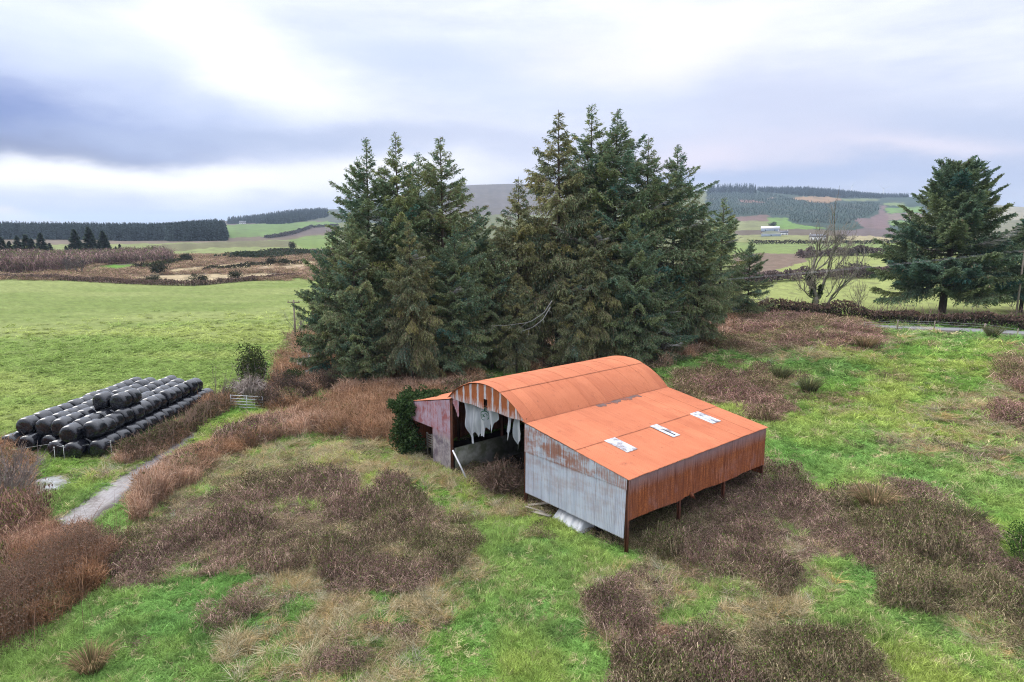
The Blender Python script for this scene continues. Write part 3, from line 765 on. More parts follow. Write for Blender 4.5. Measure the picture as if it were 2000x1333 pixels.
tarp = hang('torn_sheet', (13.42, 10.0), [(13.45, 4.4), (13.2, 3.9), (13.0, 3.3), (12.85, 2.7), (12.65, 2.3), (12.5, 2.42), (12.42, 2.95), (12.25, 3.2), (12.05, 2.9), (11.9, 3.3), (11.7, 3.12), (11.5, 3.05), (11.36, 3.75), (11.2, 3.55), (11.05, 4.05), (10.9, 3.7), (10.75, 3.45), (10.62, 3.55), (10.5, 4.1), (10.3, 4.35), (10.1, 4.4), (10.0, 4.75)], 5.02,
            'large torn grey-white sheet with a round green emblem hanging in the open barn front')
# the round green emblem
def emblem():
    cy, cz = 11.33, 4.48; V = []; Q = []; n = 0
    def poly(pts, w):
        nonlocal n
        pts = np.array(pts); t = np.gradient(pts, axis=0); L = np.hypot(t[:, 0], t[:, 1])+1e-9
        nx, nz = -t[:, 1]/L, t[:, 0]/L
        for sgn in (-1, 1):
            y = cy+pts[:, 0]+sgn*nx*w/2; z = cz+pts[:, 1]+sgn*nz*w/2
            V.append(bw(fold(y-.02, z)-.02, y, z))
        m = len(pts); i = np.arange(m-1); Q.append(np.stack([i, i+1, i+1+m, i+m], 1)+n); n += 2*m
    th = np.linspace(0, 2*PI, 49)
    poly(np.stack([.27*np.cos(th), .27*np.sin(th)], 1), .05)
    u = np.linspace(0, 2*PI, 60)   # two looping strokes inside the ring
    poly(np.stack([-.07+.07*np.cos(u*.9+.6), .02+.10*np.sin(u*.9+.6)], 1), .035)
    poly(np.stack([.085+.07*np.cos(u*.85+2.2), .0+.10*np.sin(u*.85+2.2)], 1), .035)
    poly(np.stack([-.16+.32*np.linspace(0, 1, 12), -.02+.10*np.linspace(-1, 1, 12)], 1), .03)
    poly(np.stack([.0+.02*np.linspace(-1, 1, 8), .27+.16*np.linspace(0, 1, 8)], 1), .06)
    me = mesh_np('emblem', np.concatenate(V), np.concatenate(Q), mat_simple('green_print', (.03, .10, .06), .8, .1))
    link('emblem', me, tarp)
emblem()
hang('torn_sheet', (9.32, 8.88), [(9.32, 3.9), (9.2, 3.55), (9.05, 3.5), (8.95, 4.0), (8.88, 4.2)], 4.98, 'narrow torn grey strip hanging left of the crumpled one beside the barn post')
hang('torn_sheet', (8.78, 8.12), [(8.78, 3.7), (8.6, 3.1), (8.45, 3.0), (8.4, 3.5), (8.25, 3.7), (8.12, 4.1)], 4.98, 'crumpled torn grey strip hanging nearest the grey tin wall', off=.06)

# --- loose things round the barn
m = MB(); p0, p1 = bw(-.18, 14.15, 1.62), bw(-.25, 12.65, .2)
m.tube([p0, (p0+p1)/2+np.array([0, 0, .03]), p1], .055, 8); o = m.build('fallen_pole', mat_simple('pale_pole', (.62, .62, .64), .7, .3), None, label='pale pole leaning from the barn post to the ground', cat='pole')
M_plank = mat_simple('grey_plank', (.30, .27, .23), .9, .2, .35, 4, stretch=(3, 3, 1), bump=.3)
for (a, b, w, lab) in (((-.2, 6.9, .30), (1.5, 5.3, .62), .24, 'long grey plank sloping up under the grey tin wall'),
                       ((-.45, 6.3, .22), (-.25, 5.05, .30), .28, 'pale short board lying by the white plastic sheet'),
                       ((-.7, 6.7, .12), (-.75, 5.7, .10), .30, 'broken board lying flat in the grass by the barn post'),
                       ((-.5, 6.8, .34), (-.1, 5.6, .26), .10, 'thin rotten batten lying across the loose boards')):
    m = MB(); m.bar(bw(*a), bw(*b), w, .05); m.build('plank', M_plank, None, label=lab, cat='plank', group='loose boards by the barn')
# pallet standing in the far opening
pl = thing('pallet', 'wooden pallet standing upright in the dark opening beside the ivy', 'pallet', tuple(bw(.7, 17.9, 0.)), PI/2-BYAW)
for k in range(6):
    m = MB(); m.box((-.02, -.62, .62+k*.17), (.0, .62, .62+k*.17+.10)); m.build('slat', M_plank, pl)
for y in (-.6, 0, .6):
    m = MB(); m.box((.002, y-.045, .0), (.10, y+.045, 1.62)); m.build('bearer', M_plank, pl)
# white plastic over a heap, under the wall
def plastic():
    y = np.linspace(2.75, 5.0, 60); f = np.linspace(0, 1, 26); Yg, Fg = np.meshgrid(y, f, indexing='ij')
    Xg = .75-.95*Fg+.05*np.sin(Yg*9+Fg*3)+.03*np.sin(Yg*23)*(1-Fg); Zg = .92-.86*Fg**1.3+.05*np.sin(Yg*6+2*Fg)+.05*np.sin(Yg*15)*np.exp(-((Fg-.25)/.2)**2)
    Zg = np.where(Yg < 2.95, Zg*np.clip((Yg-2.70)/.25, .1, 1), Zg)
    i = np.arange(59)[:, None]*26; j = np.arange(25)[None]
    Q = np.stack([i+j, i+26+j, i+27+j, i+j+1], -1).reshape(-1, 4)
    link('plastic_sheet', mesh_np('plastic_sheet', bw(Xg, Yg, Zg).reshape(-1, 3), Q, mat_simple('white_plastic', (.42, .44, .47), .4, .5, .1, 3, bump=.15), smooth=True),
         label='crumpled white plastic sheet over a heap under the grey tin wall', cat='plastic sheet')
plastic()
# ------------------------------------------------------------------ silage bales
def bale_mesh(seed):
    r = np.random.default_rng(seed); R, Lh, k = .655, .555, 40
    prof = [(0, -Lh), (R*.45, -Lh-.004), (R*.74, -Lh+.015), (R*.88, -Lh+.06), (R*.965, -Lh+.14), (R, -Lh*.5), (R*1.006, 0), (R, Lh*.5), (R*.965, Lh-.14), (R*.88, Lh-.06), (R*.74, Lh-.015), (R*.45, Lh+.004), (0, Lh)]
    th = np.arange(k)*2*PI/k; V = []
    ph = r.random(8)*6
    for i, (a, h) in enumerate(prof):
        w = 1+.014*np.sin(2*th+ph[0])+.01*np.sin(3*th+ph[1]+h)+.008*np.sin(5*th+ph[2]+2*h)+.006*np.sin(9*th+ph[3]+4*h)
        zz = np.sin(th)*a*w; xx = np.cos(th)*a*w
        zz = np.where(zz < -.50, -.50+(zz+.50)*.45, zz)         # flattened where it rests
        V.append(np.stack([xx, h+.012*np.sin(3*th+ph[4])*(a > 0)*np.sign(h)+0*xx, zz], 1))
    V = np.concatenate(V); i = np.arange(len(prof)-1)[:, None]*k; j = np.arange(k)[None]
    Q = np.stack([i+j, i+(j+1) % k, i+k+(j+1) % k, i+k+j], -1).reshape(-1, 4)
    m, nt, out = None, None, None
    return V, Q
def mat_wrap():
    m, nt, out = newmat('black_stretch_wrap'); N = NT(nt)
    ob = N.n('ShaderNodeTexCoord').outputs['Object']; rnd = N.n('ShaderNodeObjectInfo').outputs['Random']
    v = N.n('ShaderNodeVectorMath', operation='ADD'); N.L(ob, v.inputs[0])
    cx = N.n('ShaderNodeCombineXYZ'); N.L(N.math('MULTIPLY', rnd, 37.), cx.inputs[0]); N.L(cx.outputs[0], v.inputs[1])
    f = N.noise(N.mapping(v.outputs[0], (1, 2.2, 1)), 5, 5, .65); g = N.noise(v.outputs[0], 2.0, 4, .6)
    c = N.mix(g, (.003, .0035, .006), (.009, .010, .017))  # bluish tint in the black imitates sky sheen on the wrap
    c = N.mix(N.ramp(N.noise(v.outputs[0], 3.1, 3, .6), [(.68, 0.), (.74, .3)]), c, (.12, .11, .11))
    rg = N.ramp(f, [(.3, .16), (.7, .34)])
    b = N.bsdf(out, c, rg, .25, f, .14, .03); b.inputs['Coat Weight'].default_value = 1; b.inputs['Coat IOR'].default_value = 1.52; b.inputs['Coat Roughness'].default_value = .22; return m
M_wrap = mat_wrap()
bale_me = [mesh_np('silage_bale', *bale_mesh(100+i), M_wrap, smooth=True) for i in range(4)]
ORD = ['first', 'second', 'third', 'fourth', 'fifth', 'sixth', 'seventh', 'eighth', 'ninth', 'tenth', 'eleventh', 'twelfth', 'thirteenth', 'fourteenth']
bot = [(-35.72, 44.9), (-34.30, 44.95), (-32.92, 45.0), (-31.55, 43.75), (-30.18, 43.45), (-28.75, 43.75)]
top_ = [(-34.95, 45.75, 12), (-33.52, 45.5, 12), (-32.16, 45.3, 13), (-30.75, 43.9, 13), (-29.42, 44.3, 13)]
rown = ['by the open field', 'second from the field', 'third from the field', 'third from the hedge', 'second from the hedge', 'beside the hedge']
tropn = ['by the open field', 'second from the field', 'in the middle', 'second from the hedge', 'nearest the hedge']
def put_bale(x, y, z, label, n=0):
    o = link('silage_bale', bale_me[rng.integers(4)], None, (x, y, z), label, 'silage bale', 'black wrapped silage bales in the stack')
    o.rotation_euler = ((rng.random()-.5)*.10, 0, -.05+(rng.random()-.5)*.16)
    o.scale = (1+.05*(rng.random()-.5), 1+.03*(rng.random()-.5), 1+.05*(rng.random()-.5))
    return o
for i, (x, y) in enumerate(bot):
    n = int((59.6-y)/1.13)
    for k in range(n):
        yy = y+.57+k*1.13+rng.normal()*.04; xx = x+.05*(yy-y)+rng.normal()*.05
        put_bale(xx, yy, float(T(xx, yy))+.60, 'black silage bale, %s from near end of ground row %s' % (ORD[min(k, 13)], rown[i]))
for i, (x, y, n) in enumerate(top_):
    for k in range(n):
        yy = y+.57+k*1.13+rng.normal()*.04; xx = x+.05*(yy-y)+rng.normal()*.07
        put_bale(xx, yy, float(T(xx, yy))+1.68+rng.normal()*.045, 'black silage bale, %s from near end of upper row %s' % (ORD[min(k, 13)], tropn[i]))
put_bale(-31.05, 48.9, 2.76, 'lone black bale on top of the stack, the left one of the front pair')
put_bale(-29.72, 48.9, 2.76, 'lone black bale on top of the stack, the right one of the front pair')
put_bale(-29.60, 50.02, 2.74, 'black bale on top of the stack, behind the right one of the pair')

# electric fence stakes in front of the stack
M_white = mat_simple('white_plastic_stake', (.7, .7, .7), .5, .4, .05)
stk = []
for i, (px, py, lab) in enumerate(((101, 893, 'white plastic stake in the grass in front of the leftmost low bales'), (108, 903, 'white plastic stake with a bright round top nearest the concrete patch'), (126, 900, 'thin white plastic stake in the grass before the middle bales'), (218, 890, 'thin white plastic stake at the hedge end of the electric fence'))):
    g = ground_at(px, py); m = MB(); hgt = 1.05
    m.tube([g+np.array([0, 0, -.2]), g+np.array([.03, 0, hgt])], .013, 6); m.box((g[0]-.01, g[1]-.02, g[2]+hgt-.04), (g[0]+.07, g[1]+.02, g[2]+hgt+.03))
    stk.append(g+np.array([.03, 0, hgt-.1])); m.build('fence_stake', M_white, None, label=lab, cat='fence stake', group='electric fence stakes')
m = MB(); pts = [ground_at(20, 905)+np.array([0, 0, .9]), stk[0], stk[2], stk[3]]
m.tube(np.array(pts), .006, 4); m.build('electric_wire', M_white, None, label='thin white electric fence wire running along the front of the bales', cat='wire')

# ------------------------------------------------------------------ gate, poles, wires, posts
M_galv = mat_simple('galvanised_tube', (.50, .52, .55), .45, .5, .1, 8)
gl, gr = ground_at(452, 800), ground_at(514, 803)
gate = thing('field_gate', 'grey galvanised five bar field gate beyond the green track', 'gate', tuple(gl), math.atan2(gr[1]-gl[1], gr[0]-gl[0]))
Lg = float(np.linalg.norm((gr-gl)[:2]))
for k, z in enumerate((.25, .5, .75, 1.0, 1.28)):
    m = MB(); m.tube([(0, 0, z), (Lg, 0, z)], .028, 6); m.build('rail', M_galv, gate)
for x in (0, Lg*.5, Lg):
    m = MB(); m.tube([(x, .002, .2), (x, .002, 1.33)], .03, 6); m.build('stile', M_galv, gate)
M_wood = mat_simple('weathered_pole', (.24, .20, .16), .9, .2, .3, 3, stretch=(4, 4, .6), bump=.3)
M_ins = mat_simple('brown_insulator', (.12, .06, .04), .3, .5, .1)
def pole(px, depth, py_top, py_base, label):
    top = at_depth(px, py_top, depth); zg = float(T(top[0], top[1])); h = top[2]-zg
    t = thing('utility_pole', label, 'utility pole', (top[0], top[1], zg)); m = MB(); m.tube([(0, 0, -.5), (.02, 0, h)], [.16, .11], 8); m.build('shaft', M_wood, t)
    m = MB(); m.box((-.85, -.06, h-.42), (.85, .06, h-.28)); m.build('crossarm', M_wood, t)
    for x in (-.75, .75):
        m = MB(); m.tube([(x, 0, h-.28), (x, 0, h-.08)], [.06, .04], 8); m.build('insulator', M_ins, t)
    return np.array([top[0], top[1], zg+h-.08])
pa = pole(573, 92, 586, 655, 'weathered wooden pole with a crossarm at the left edge of the spruces')
pb = pole(2001, 99, 488, 640, 'pale wooden pole at the right edge above the brown roadside hedge')
M_wire = mat_simple('aluminium_wire', (.45, .45, .47), .5, .5, .05)
wl = thing('power_line', 'pair of thin grey wires strung across the meadow behind the spruces', 'power line')
for x in (-.75, .75):
    m = MB(); f = np.linspace(0, 1, 40)[:, None]
    q = pa*(1-f)+pb*f+np.array([x, 0, 0]); q[:, 2] -= 4*1.3*(f*(1-f))[:, 0]
    m.tube(q, .009, 4); m.build('wire', M_wire, wl)
    m = MB(); q2 = pb*(1-f)+(pb+(pb-pa)*.5)*f+np.array([x, 0, 0]); q2[:, 2] -= 4*1.0*(f*(1-f))[:, 0]
    m.tube(q2, .009, 4); m.build('wire', M_wire, wl)
fp = []
for px, py, lab in ((1687, 648, 'short dark post at the end of the roadside fence beside the brambles'), (1752, 644, 'dark brown fence post standing left of the big lone conifer'), (1824, 646, 'thin dark fence post directly below the big lone conifer'), (1922, 652, 'thick pale grey fence post beside the road'), (1986, 662, 'leaning fence post at the right edge by the tan grass')):
    g = ground_at(px, py); m = MB(); th = .16 if px == 1922 else .10
    m.bar(g+np.array([0, 0, -.3]), g+np.array([.03, 0, 1.35]), th); m.build('fence_post', M_wood, None, label=lab, cat='fence post', group='fence posts along the road')
    fp.append(g)
fw = thing('fence_wire', 'sagging strands of wire between the roadside posts', 'wire')
for z in (.55, .9, 1.2):
    m = MB(); m.tube(np.array([g+np.array([0, 0, z]) for g in fp]), .010, 4); m.build('strand', M_wire, fw)

# ------------------------------------------------------------------ conifers
def spruce_arrays(seed, Ht=26., R=5., base=2.5, top_sparse=.25, droop=.35, a_top=.66, a_low=-.08, upturn=.25, prof='cone', green=(.045, .080, .036), brown=.06, hang=.45, dens=1.15, spray=.33, asym=0.):
    r = np.random.default_rng(seed)
    zs = []; z = base
    while z < Ht-.25:
        f = (z-base)/(Ht-base); n = int(round((6.2-2.0*f)*dens))
        zs += [z+r.normal()*.14 for _ in range(max(3, n))]; z += .80*(1-.42*f)
    zb = np.clip(np.array(zs), base*.7, Ht-.2); n = len(zb); f = np.clip((zb-base)/(Ht-base), 0, 1)
    az = r.random(n)*2*PI
    if prof == 'cone': shp = (1-f)**.68*np.minimum(1, .66+1.4*f)*np.minimum(1, (1-f)/.30+.10)+.012
    else: shp = (1-f)**.70*np.minimum(1, .80+.8*f)+.02
    L = R*shp*((.58+.60*r.random(n)) if prof == 'cone' else (.60+.46*r.random(n)))*(1+asym*np.cos(az-.6))
    L = np.maximum(L, .35)
    # a few branches reach out well past the others
    far = r.random(n) < (.09 if prof == 'cone' else .02); L[far] *= 1.28
    a0 = a_low+(a_top-a_low)*f**1.15+r.normal(size=n)*.09; dr = droop*(1-.75*f)*(.7+.6*r.random(n)); up = upturn*(.5+r.random(n))
    lean = (r.random(2)-.5)*.5
    def axis(i, t): return np.stack([np.cos(az[i])*L[i]*t+lean[0]*(zb[i]/Ht)**2, np.sin(az[i])*L[i]*t+lean[1]*(zb[i]/Ht)**2, zb[i]+L[i]*(a0[i]*t-dr[i]*t*t+up[i]*t**3)], -1)
    bh = r.normal(size=n)*.16
    dead = r.random(n) < .05*(1-f)
    # twigs
    m = np.maximum(7, (L/.060).astype(int)); bi = np.repeat(np.arange(n), m)
    t = .10+.92*np.sqrt(r.random(len(bi)))*1.0; t = np.minimum(t, 1.0)
    p = axis(bi, t); slope = a0[bi]-2*dr[bi]*t+3*up[bi]*t*t
    sg = np.where(r.random(len(bi)) < .5, -1, 1)*(.75+.65*r.random(len(bi)))
    sg = np.where(t > .93, sg*.45, sg)
    ta = az[bi]+sg
    tl = np.minimum(1.9, .36*L[bi]*(1.08-t)+(.28 if prof == 'cone' else .62))*(.6+.7*r.random(len(bi)))
    hg = hang*1.35*(.4+1.0*r.random(len(bi)))*(1-.8*f[bi])
    td = unit(np.stack([np.cos(ta), np.sin(ta), slope*.7-hg*.6], -1))
    ns = np.maximum(1, np.ceil(tl/.115).astype(int)); k = np.repeat(np.arange(len(bi)), ns)
    q = (np.arange(len(k))-np.repeat(np.cumsum(ns)-ns, ns)+.5)/ns[k]
    c = p[k]+td[k]*(tl[k]*q)[:, None]; c[:, 2] -= hg[k]*tl[k]*q*q*.75
    c += r.normal(size=c.shape)*.075
    sd = td[k]+r.normal(size=c.shape)*.50; sd[:, 2] -= hg[k]*(.5+q)*.9
    keep = ~dead[bi[k]] & (r.random(len(k)) > top_sparse*np.clip((f[bi[k]]-.75)/.25, 0, 1)*.6)
    c, sd, kk, qq = c[keep], sd[keep], k[keep], q[keep]
    ln = spray*(.7+.6*r.random(len(c))); wd = ln*(.20+.12*r.random(len(c)))
    rot = r.normal(size=c.shape)
    d = unit(sd); s = unit(np.cross(d, rot)); 
    V = np.stack([c-d*(ln/2)[:, None], c+s*(wd/2)[:, None]-d*(ln*.08)[:, None], c+d*(ln/2)[:, None], c-s*(wd/2)[:, None]-d*(ln*.08)[:, None]], 1).reshape(-1, 3)
    Q = np.arange(len(V)).reshape(-1, 4)
    g = np.array(green); b = bh[bi[kk]]
    col = g[None]*(1+b[:, None]*np.array([1.2, .6, -.2]))*(.62+.75*r.random((len(c), 1)))*(1+.28*(qq > .7)[:, None])
    br = r.random(len(c)) < brown*(.5+1.6*(1-f[bi[kk]]))*(1+.8*(qq < .4))
    col[br] = np.array([.27, .21, .14])*(.6+.7*r.random((br.sum(), 1)))
    # wood of the limbs
    tt = np.linspace(0, 1, 6); ii = np.arange(n)
    P = np.stack([axis(ii, np.full(n, x)) for x in tt], 1)
    W = (.018*L+.02)[:, None]*(1.15-tt)[None]
    wv, wq = ribbons(P, W, np.tile([0, 0, 1.], (n, 1)))
    wv2, wq2 = ribbons(P, W, np.stack([np.cos(az+1.57), np.sin(az+1.57), 0*az+.01], 1))
    wc = np.where(np.repeat(dead, 12)[:, None], np.array([.34, .32, .30]), np.array([.10, .082, .066]))
    # grey dead twiglets on dead limbs
    kd = np.where(dead[bi])[0]
    dv, dq = ribbons(np.stack([p[kd], p[kd]+td[kd]*(tl[kd]*.5)[:, None], p[kd]+td[kd]*tl[kd][:, None]-np.array([0, 0, .12])], 1), np.tile([.03, .02, .01], (len(kd), 1))) if len(kd) else (np.zeros((0, 3)), np.zeros((0, 4), int))
    zt = np.linspace(-.5, Ht, 12); ft = zt/Ht
    pts = np.stack([lean[0]*np.clip(ft, 0, 1)**2, lean[1]*np.clip(ft, 0, 1)**2, zt], 1)
    return (V, Q, np.repeat(col, 4, 0)), (np.concatenate([wv, wv2, dv]), np.concatenate([wq, wq2+len(wv), dq+2*len(wv)]), np.concatenate([wc, wc, np.tile([.36, .34, .33], (len(dv), 1))])), (pts, Ht*(.024 if prof == 'round' else .0125)*(1.04-np.clip(ft, 0, 1))+.012)

M_bark = mat_simple('spruce_bark', (.085, .066, .052), .95, .1, .35, 4, stretch=(3, 3, .7), bump=.5)
SPR = {}
def spruce_kind(key, **k):
    (V, Q, c), (wv, wq, wc), (tp, tr) = spruce_arrays(**k)
    m = MB(); m.tube(tp, tr, 9)
    SPR[key] = (mesh_np('crown', V, Q, M_veg, col=c), mesh_np('limbs', wv, wq, M_wood_v, col=wc), m.mesh('trunk', M_bark, True), k.get('Ht', 26.), k.get('R', 5.))
G1, G2, G3, G4 = (.185, .232, .116), (.158, .212, .120), (.208, .222, .116), (.186, .230, .122)
spruce_kind('slim', seed=11, base=4.0, R=6.0, top_sparse=.9, green=G2, droop=.30, hang=.4)
spruce_kind('slim2', seed=12, base=4.0, R=6.3, top_sparse=.7, green=G1, droop=.42, hang=.6)
spruce_kind('weep', seed=13, base=4.0, R=7.0, top_sparse=.5, green=G3, droop=.55, hang=1.0, brown=.10, upturn=.18)
spruce_kind('broad', seed=14, base=4.0, R=7.8, top_sparse=.5, green=G2, droop=.36, hang=.5)
spruce_kind('broad2', seed=15, base=4.0, R=7.6, top_sparse=.6, green=G4, droop=.42, hang=.6, brown=.10)
spruce_kind('bushy', seed=16, Ht=15., R=6.0, base=.8, top_sparse=.3, green=(.140, .190, .105), droop=.30, hang=.35)
spruce_kind('lone', seed=17, Ht=24., R=12.0, base=4.4, prof='round', a_top=.62, a_low=-.12, droop=.22, upturn=.30, green=(.125, .170, .095), hang=.30, dens=1.5, spray=.44, brown=.02, top_sparse=0)
def put_spruce(kind, px, depth, py_top, label, wmul=1., rot=None, group='spruces in the clump behind the barn', name='spruce_tree', cat='spruce tree', zbase=None):
    crown, limbs, trunk, Ht, R = SPR[kind]; top = at_depth(px, py_top, depth); zg = float(T(top[0], top[1]))-.1
    h = top[2]-zg; s = h/Ht
    t = thing(name, label, cat, (top[0], top[1], zg), rng.random()*6.28 if rot is None else rot, group); t.scale = (s*wmul, s*wmul, s)
    link('trunk', trunk, t); link('limbs', limbs, t); link('crown', crown, t)
    return t
G = 'spruces in the clump behind the barn'
put_spruce('slim', 712, 70, 268, 'tall slim spruce with a thin open top, leftmost tall one of the clump', .98)
put_spruce('slim2', 772, 69, 259, 'tall spruce with the bare spindly leader, second from the field side', .9)
put_spruce('slim', 814, 75, 297, 'shorter spruce squeezed between two taller ones in the left clump', .95, 2.2)
put_spruce('broad2', 862, 72, 266, 'spruce with long right-hand boughs reaching toward the gap between the clumps', 1.0)
put_spruce('bushy', 650, 68.5, 455, 'low bushy dark spruce at the field edge beside the pole', .82)
put_spruce('weep', 800, 64.5, 430, 'olive drooping spruce low in front of the left clump', .9)
put_spruce('bushy', 705, 63.5, 545, 'small dark spruce at the front foot of the left clump', .8)
put_spruce('broad', 932, 78, 402, 'half-hidden dark spruce filling the gap between the two clumps', .95)
put_spruce('weep', 1095, 77, 215, 'tall brownish drooping spruce on the left of the right clump', 1.0)
put_spruce('slim2', 1157, 80, 203, 'tallest dark spruce, its top the highest of the whole clump', 1.0)
put_spruce('broad', 1206, 78, 212, 'tall green spruce just right of the highest top', 1.0)
put_spruce('broad2', 1268, 79, 268, 'spruce with a shorter pointed top right of the three tallest', .98)
put_spruce('broad', 1322, 82, 282, 'bare-topped spruce with the right-hand outline of the clump', .98, 1.1)
put_spruce('weep', 1012, 75, 345, 'olive-brown weeping spruce on the left shoulder of the right clump', 1.0, 3.3)
put_spruce('broad2', 1372, 79, 415, 'shorter spruce at the lower right edge of the clump', .95, 4.0)
put_spruce('slim2', 1415, 100, 386, 'separate smaller spruce behind the right edge of the clump', 1.1)
put_spruce('bushy', 1468, 103, 470, 'low yellowish spruce farthest right behind the clump', .9, 2.0)
put_spruce('weep', 1120, 71, 520, 'low ragged spruce with pale dead boughs just behind the arched roof', 1.05, 5.1)
host = put_spruce('weep', 1010, 70.5, 545, 'ragged low spruce with pale hanging boughs left of the arched roof', 1.0, .7)
put_spruce('bushy', 1300, 74, 540, 'low dark spruce behind the right end of the arched roof', 1.0, .4)
lone = put_spruce('lone', 1871, 107, 318, 'big lone dark conifer with a thick trunk and spreading crown beside the road', 1.0, .5, None, 'lone_conifer', 'conifer')
lone.rotation_euler[1] = .06
put_spruce('lone', 2016, 110, 432, 'dark conifer half outside the picture behind the right-hand pole', .85, 2.6, None, 'conifer', 'conifer')
put_spruce('broad2', 688, 66, 415, 'full dark spruce low on the left flank of the left clump', .95, 1.7)
put_spruce('broad', 885, 67, 440, 'mid-height spruce with layered boughs at the right front of the left clump', .95, .9)
put_spruce('broad2', 960, 72, 470, 'low spruce at the foot of the gap between the clumps', 1.0, 2.9)
put_spruce('weep', 1165, 73, 395, 'olive spruce with hanging boughs in the middle front of the right clump', .95, 4.4)
put_spruce('broad', 1245, 72.5, 420, 'mid-height green spruce at the right front of the right clump', .95, 5.2)
# pale dead boughs sweeping out of the clump
def dead_bough(pts):
    P = np.array([at_depth(*p) for p in pts]); s = np.linspace(0, 1, 14); q = np.stack([np.interp(s, np.linspace(0, 1, len(P)), P[:, i]) for i in range(3)], 1)
    m = MB(); m.tube(q, np.linspace(.055, .015, 14), 5)
    for i in range(1, 14):
        for sg in range(rng.integers(0, 3)):
            d = np.array([rng.normal()*.5, rng.normal()*.4, -.35-.5*rng.random()])*(.35+.9*rng.random()); m.tube([q[i], q[i]+d*.6+np.array([.1, 0, 0]), q[i]+d], [.016, .012, .006], 4)
    m.build('dead_bough', mat_simple('bleached_wood', (.25, .24, .23), .9, .1, .2), None)
    o = C.objects[-1]; bpy.context.view_layer.update(); o.parent = host; o.matrix_parent_inverse = host.matrix_basis.inverted(); o['label'] = 'pale dead bough'
dead_bough([(1078, 588, 69.5), (1062, 612, 68.6), (1035, 630, 68), (990, 636, 67.6), (955, 637, 67.4)])
dead_bough([(1075, 600, 69), (1060, 625, 68), (1040, 640, 67.5), (1018, 648, 67)])
# ------------------------------------------------------------------ bare trees and shrubs
def bare_tree(seed, stems, levels=5, split=(2, 4), shrink=.66, spread=.55, up=.18, col=(.17, .14, .12), thin=.012, minr=.0):
    """stems: list of (p, dir, length, radius); thick wood as tubes, twigs as strips"""
    r = np.random.default_rng(seed); m = MB(); RP = []; RW = []
    def grow(p, d, L, rad, lv):
        k = 5; pts = [p]; dd = d.copy()
        for i in range(k):
            dd = unit(dd+r.normal(size=3)*.13+np.array([0, 0, up*.12])); pts.append(pts[-1]+dd*L/k)
        pts = np.array(pts); rr = np.linspace(rad, rad*.62, k+1)
        if rad > .028: m.tube(pts, rr, 6)
        else: RP.append(pts); RW.append(np.maximum(rr*2, thin))
        if lv <= 0: return
        n = r.integers(split[0], split[1]+1)
        for j in range(n):
            t = r.uniform(.35, 1.0) if j else 1.0
            q = pts[min(k, int(t*k))]; a = unit(r.normal(size=3))
            nd = unit(dd+a*spread*(1.0 if j else .45)+np.array([0, 0, up]))
            grow(q, nd, L*shrink*r.uniform(.75, 1.15), rad*(.62 if j == 0 else .48), lv-1)
    for (p, d, L, rad) in stems: grow(np.array(p, float), unit(np.array(d, float)), L, rad, levels)
    P = np.array(RP); W = np.array(RW)
    V, Q = ribbons(P, W); V2, Q2 = ribbons(P, W)
    c = np.array(col)
    cc = np.repeat((c[None]*(.7+.6*r.random((len(P), 1)))), 12, 0)
    tw = mesh_np('twigs', np.concatenate([V, V2]), np.concatenate([Q, Q2+len(V)]), M_wood_v, col=np.concatenate([cc, cc]))
    return m, tw, P
M_ash = mat_simple('grey_bark', (.20, .18, .15), .9, .1, .35, 3, bump=.4, second=(.10, .12, .06), sfac=(.5, .6))
def leaf_cloud(r, n, cen, rad, size, cols, probs, flat=.6):
    c = r.normal(size=(n, 3)); c = c/np.linalg.norm(c, axis=1)[:, None]*(r.random((n, 1))**.45)*np.array(rad)+np.array(cen)
    ln = size*(.6+.8*r.random(n))
    VQ = leaves(c, ln, ln*flat)
    col = np.array(cols)[r.choice(len(cols), n, p=probs)]*(.7+.6*r.random((n, 1)))
    return VQ, np.repeat(col, 4, 0)
g0 = ground_at(1594, 605); t = thing('bare_tree', 'leafless ash tree with ivy-covered forked trunk standing beside the road hedge', 'tree', tuple(g0))
m, tw, P = bare_tree(5, [((0, 0, -.3), (-.10, 0, 1), 2.6, .55), ((0, .1, 1.8), (-.42, .1, 1), 5.6, .33), ((.2, 0, 1.8), (.20, 0, 1), 5.6, .30), ((1.6, .3, -.3), (.10, .0, 1), 5.0, .24), ((-.2, -.2, 1.7), (-1.3, -.2, .42), 3.2, .13), ((1.6, 0, 2.2), (1.1, -.1, .6), 2.6, .10)],
                     levels=5, split=(2, 4), shrink=.72, spread=.60, up=.26, col=(.30, .26, .22), thin=.026)
m.build('trunk', M_ash, t, True); link('twigs', tw, t)
iv = VG(); r_ = np.random.default_rng(3)
for (c, rd) in (((-.25, 0, 1.2), (.55, .5, 1.2)), ((-.9, .1, 3.6), (.55, .5, 1.6)), ((-1.7, .2, 5.6), (.5, .45, 1.1)), ((.45, 0, 3.2), (.45, .4, 1.3))):
    iv.add(*leaf_cloud(r_, 500, c, rd, .30, [(.035, .055, .022), (.06, .08, .03)], [.6, .4]))
link('ivy', iv.mesh('ivy', M_veg), t)
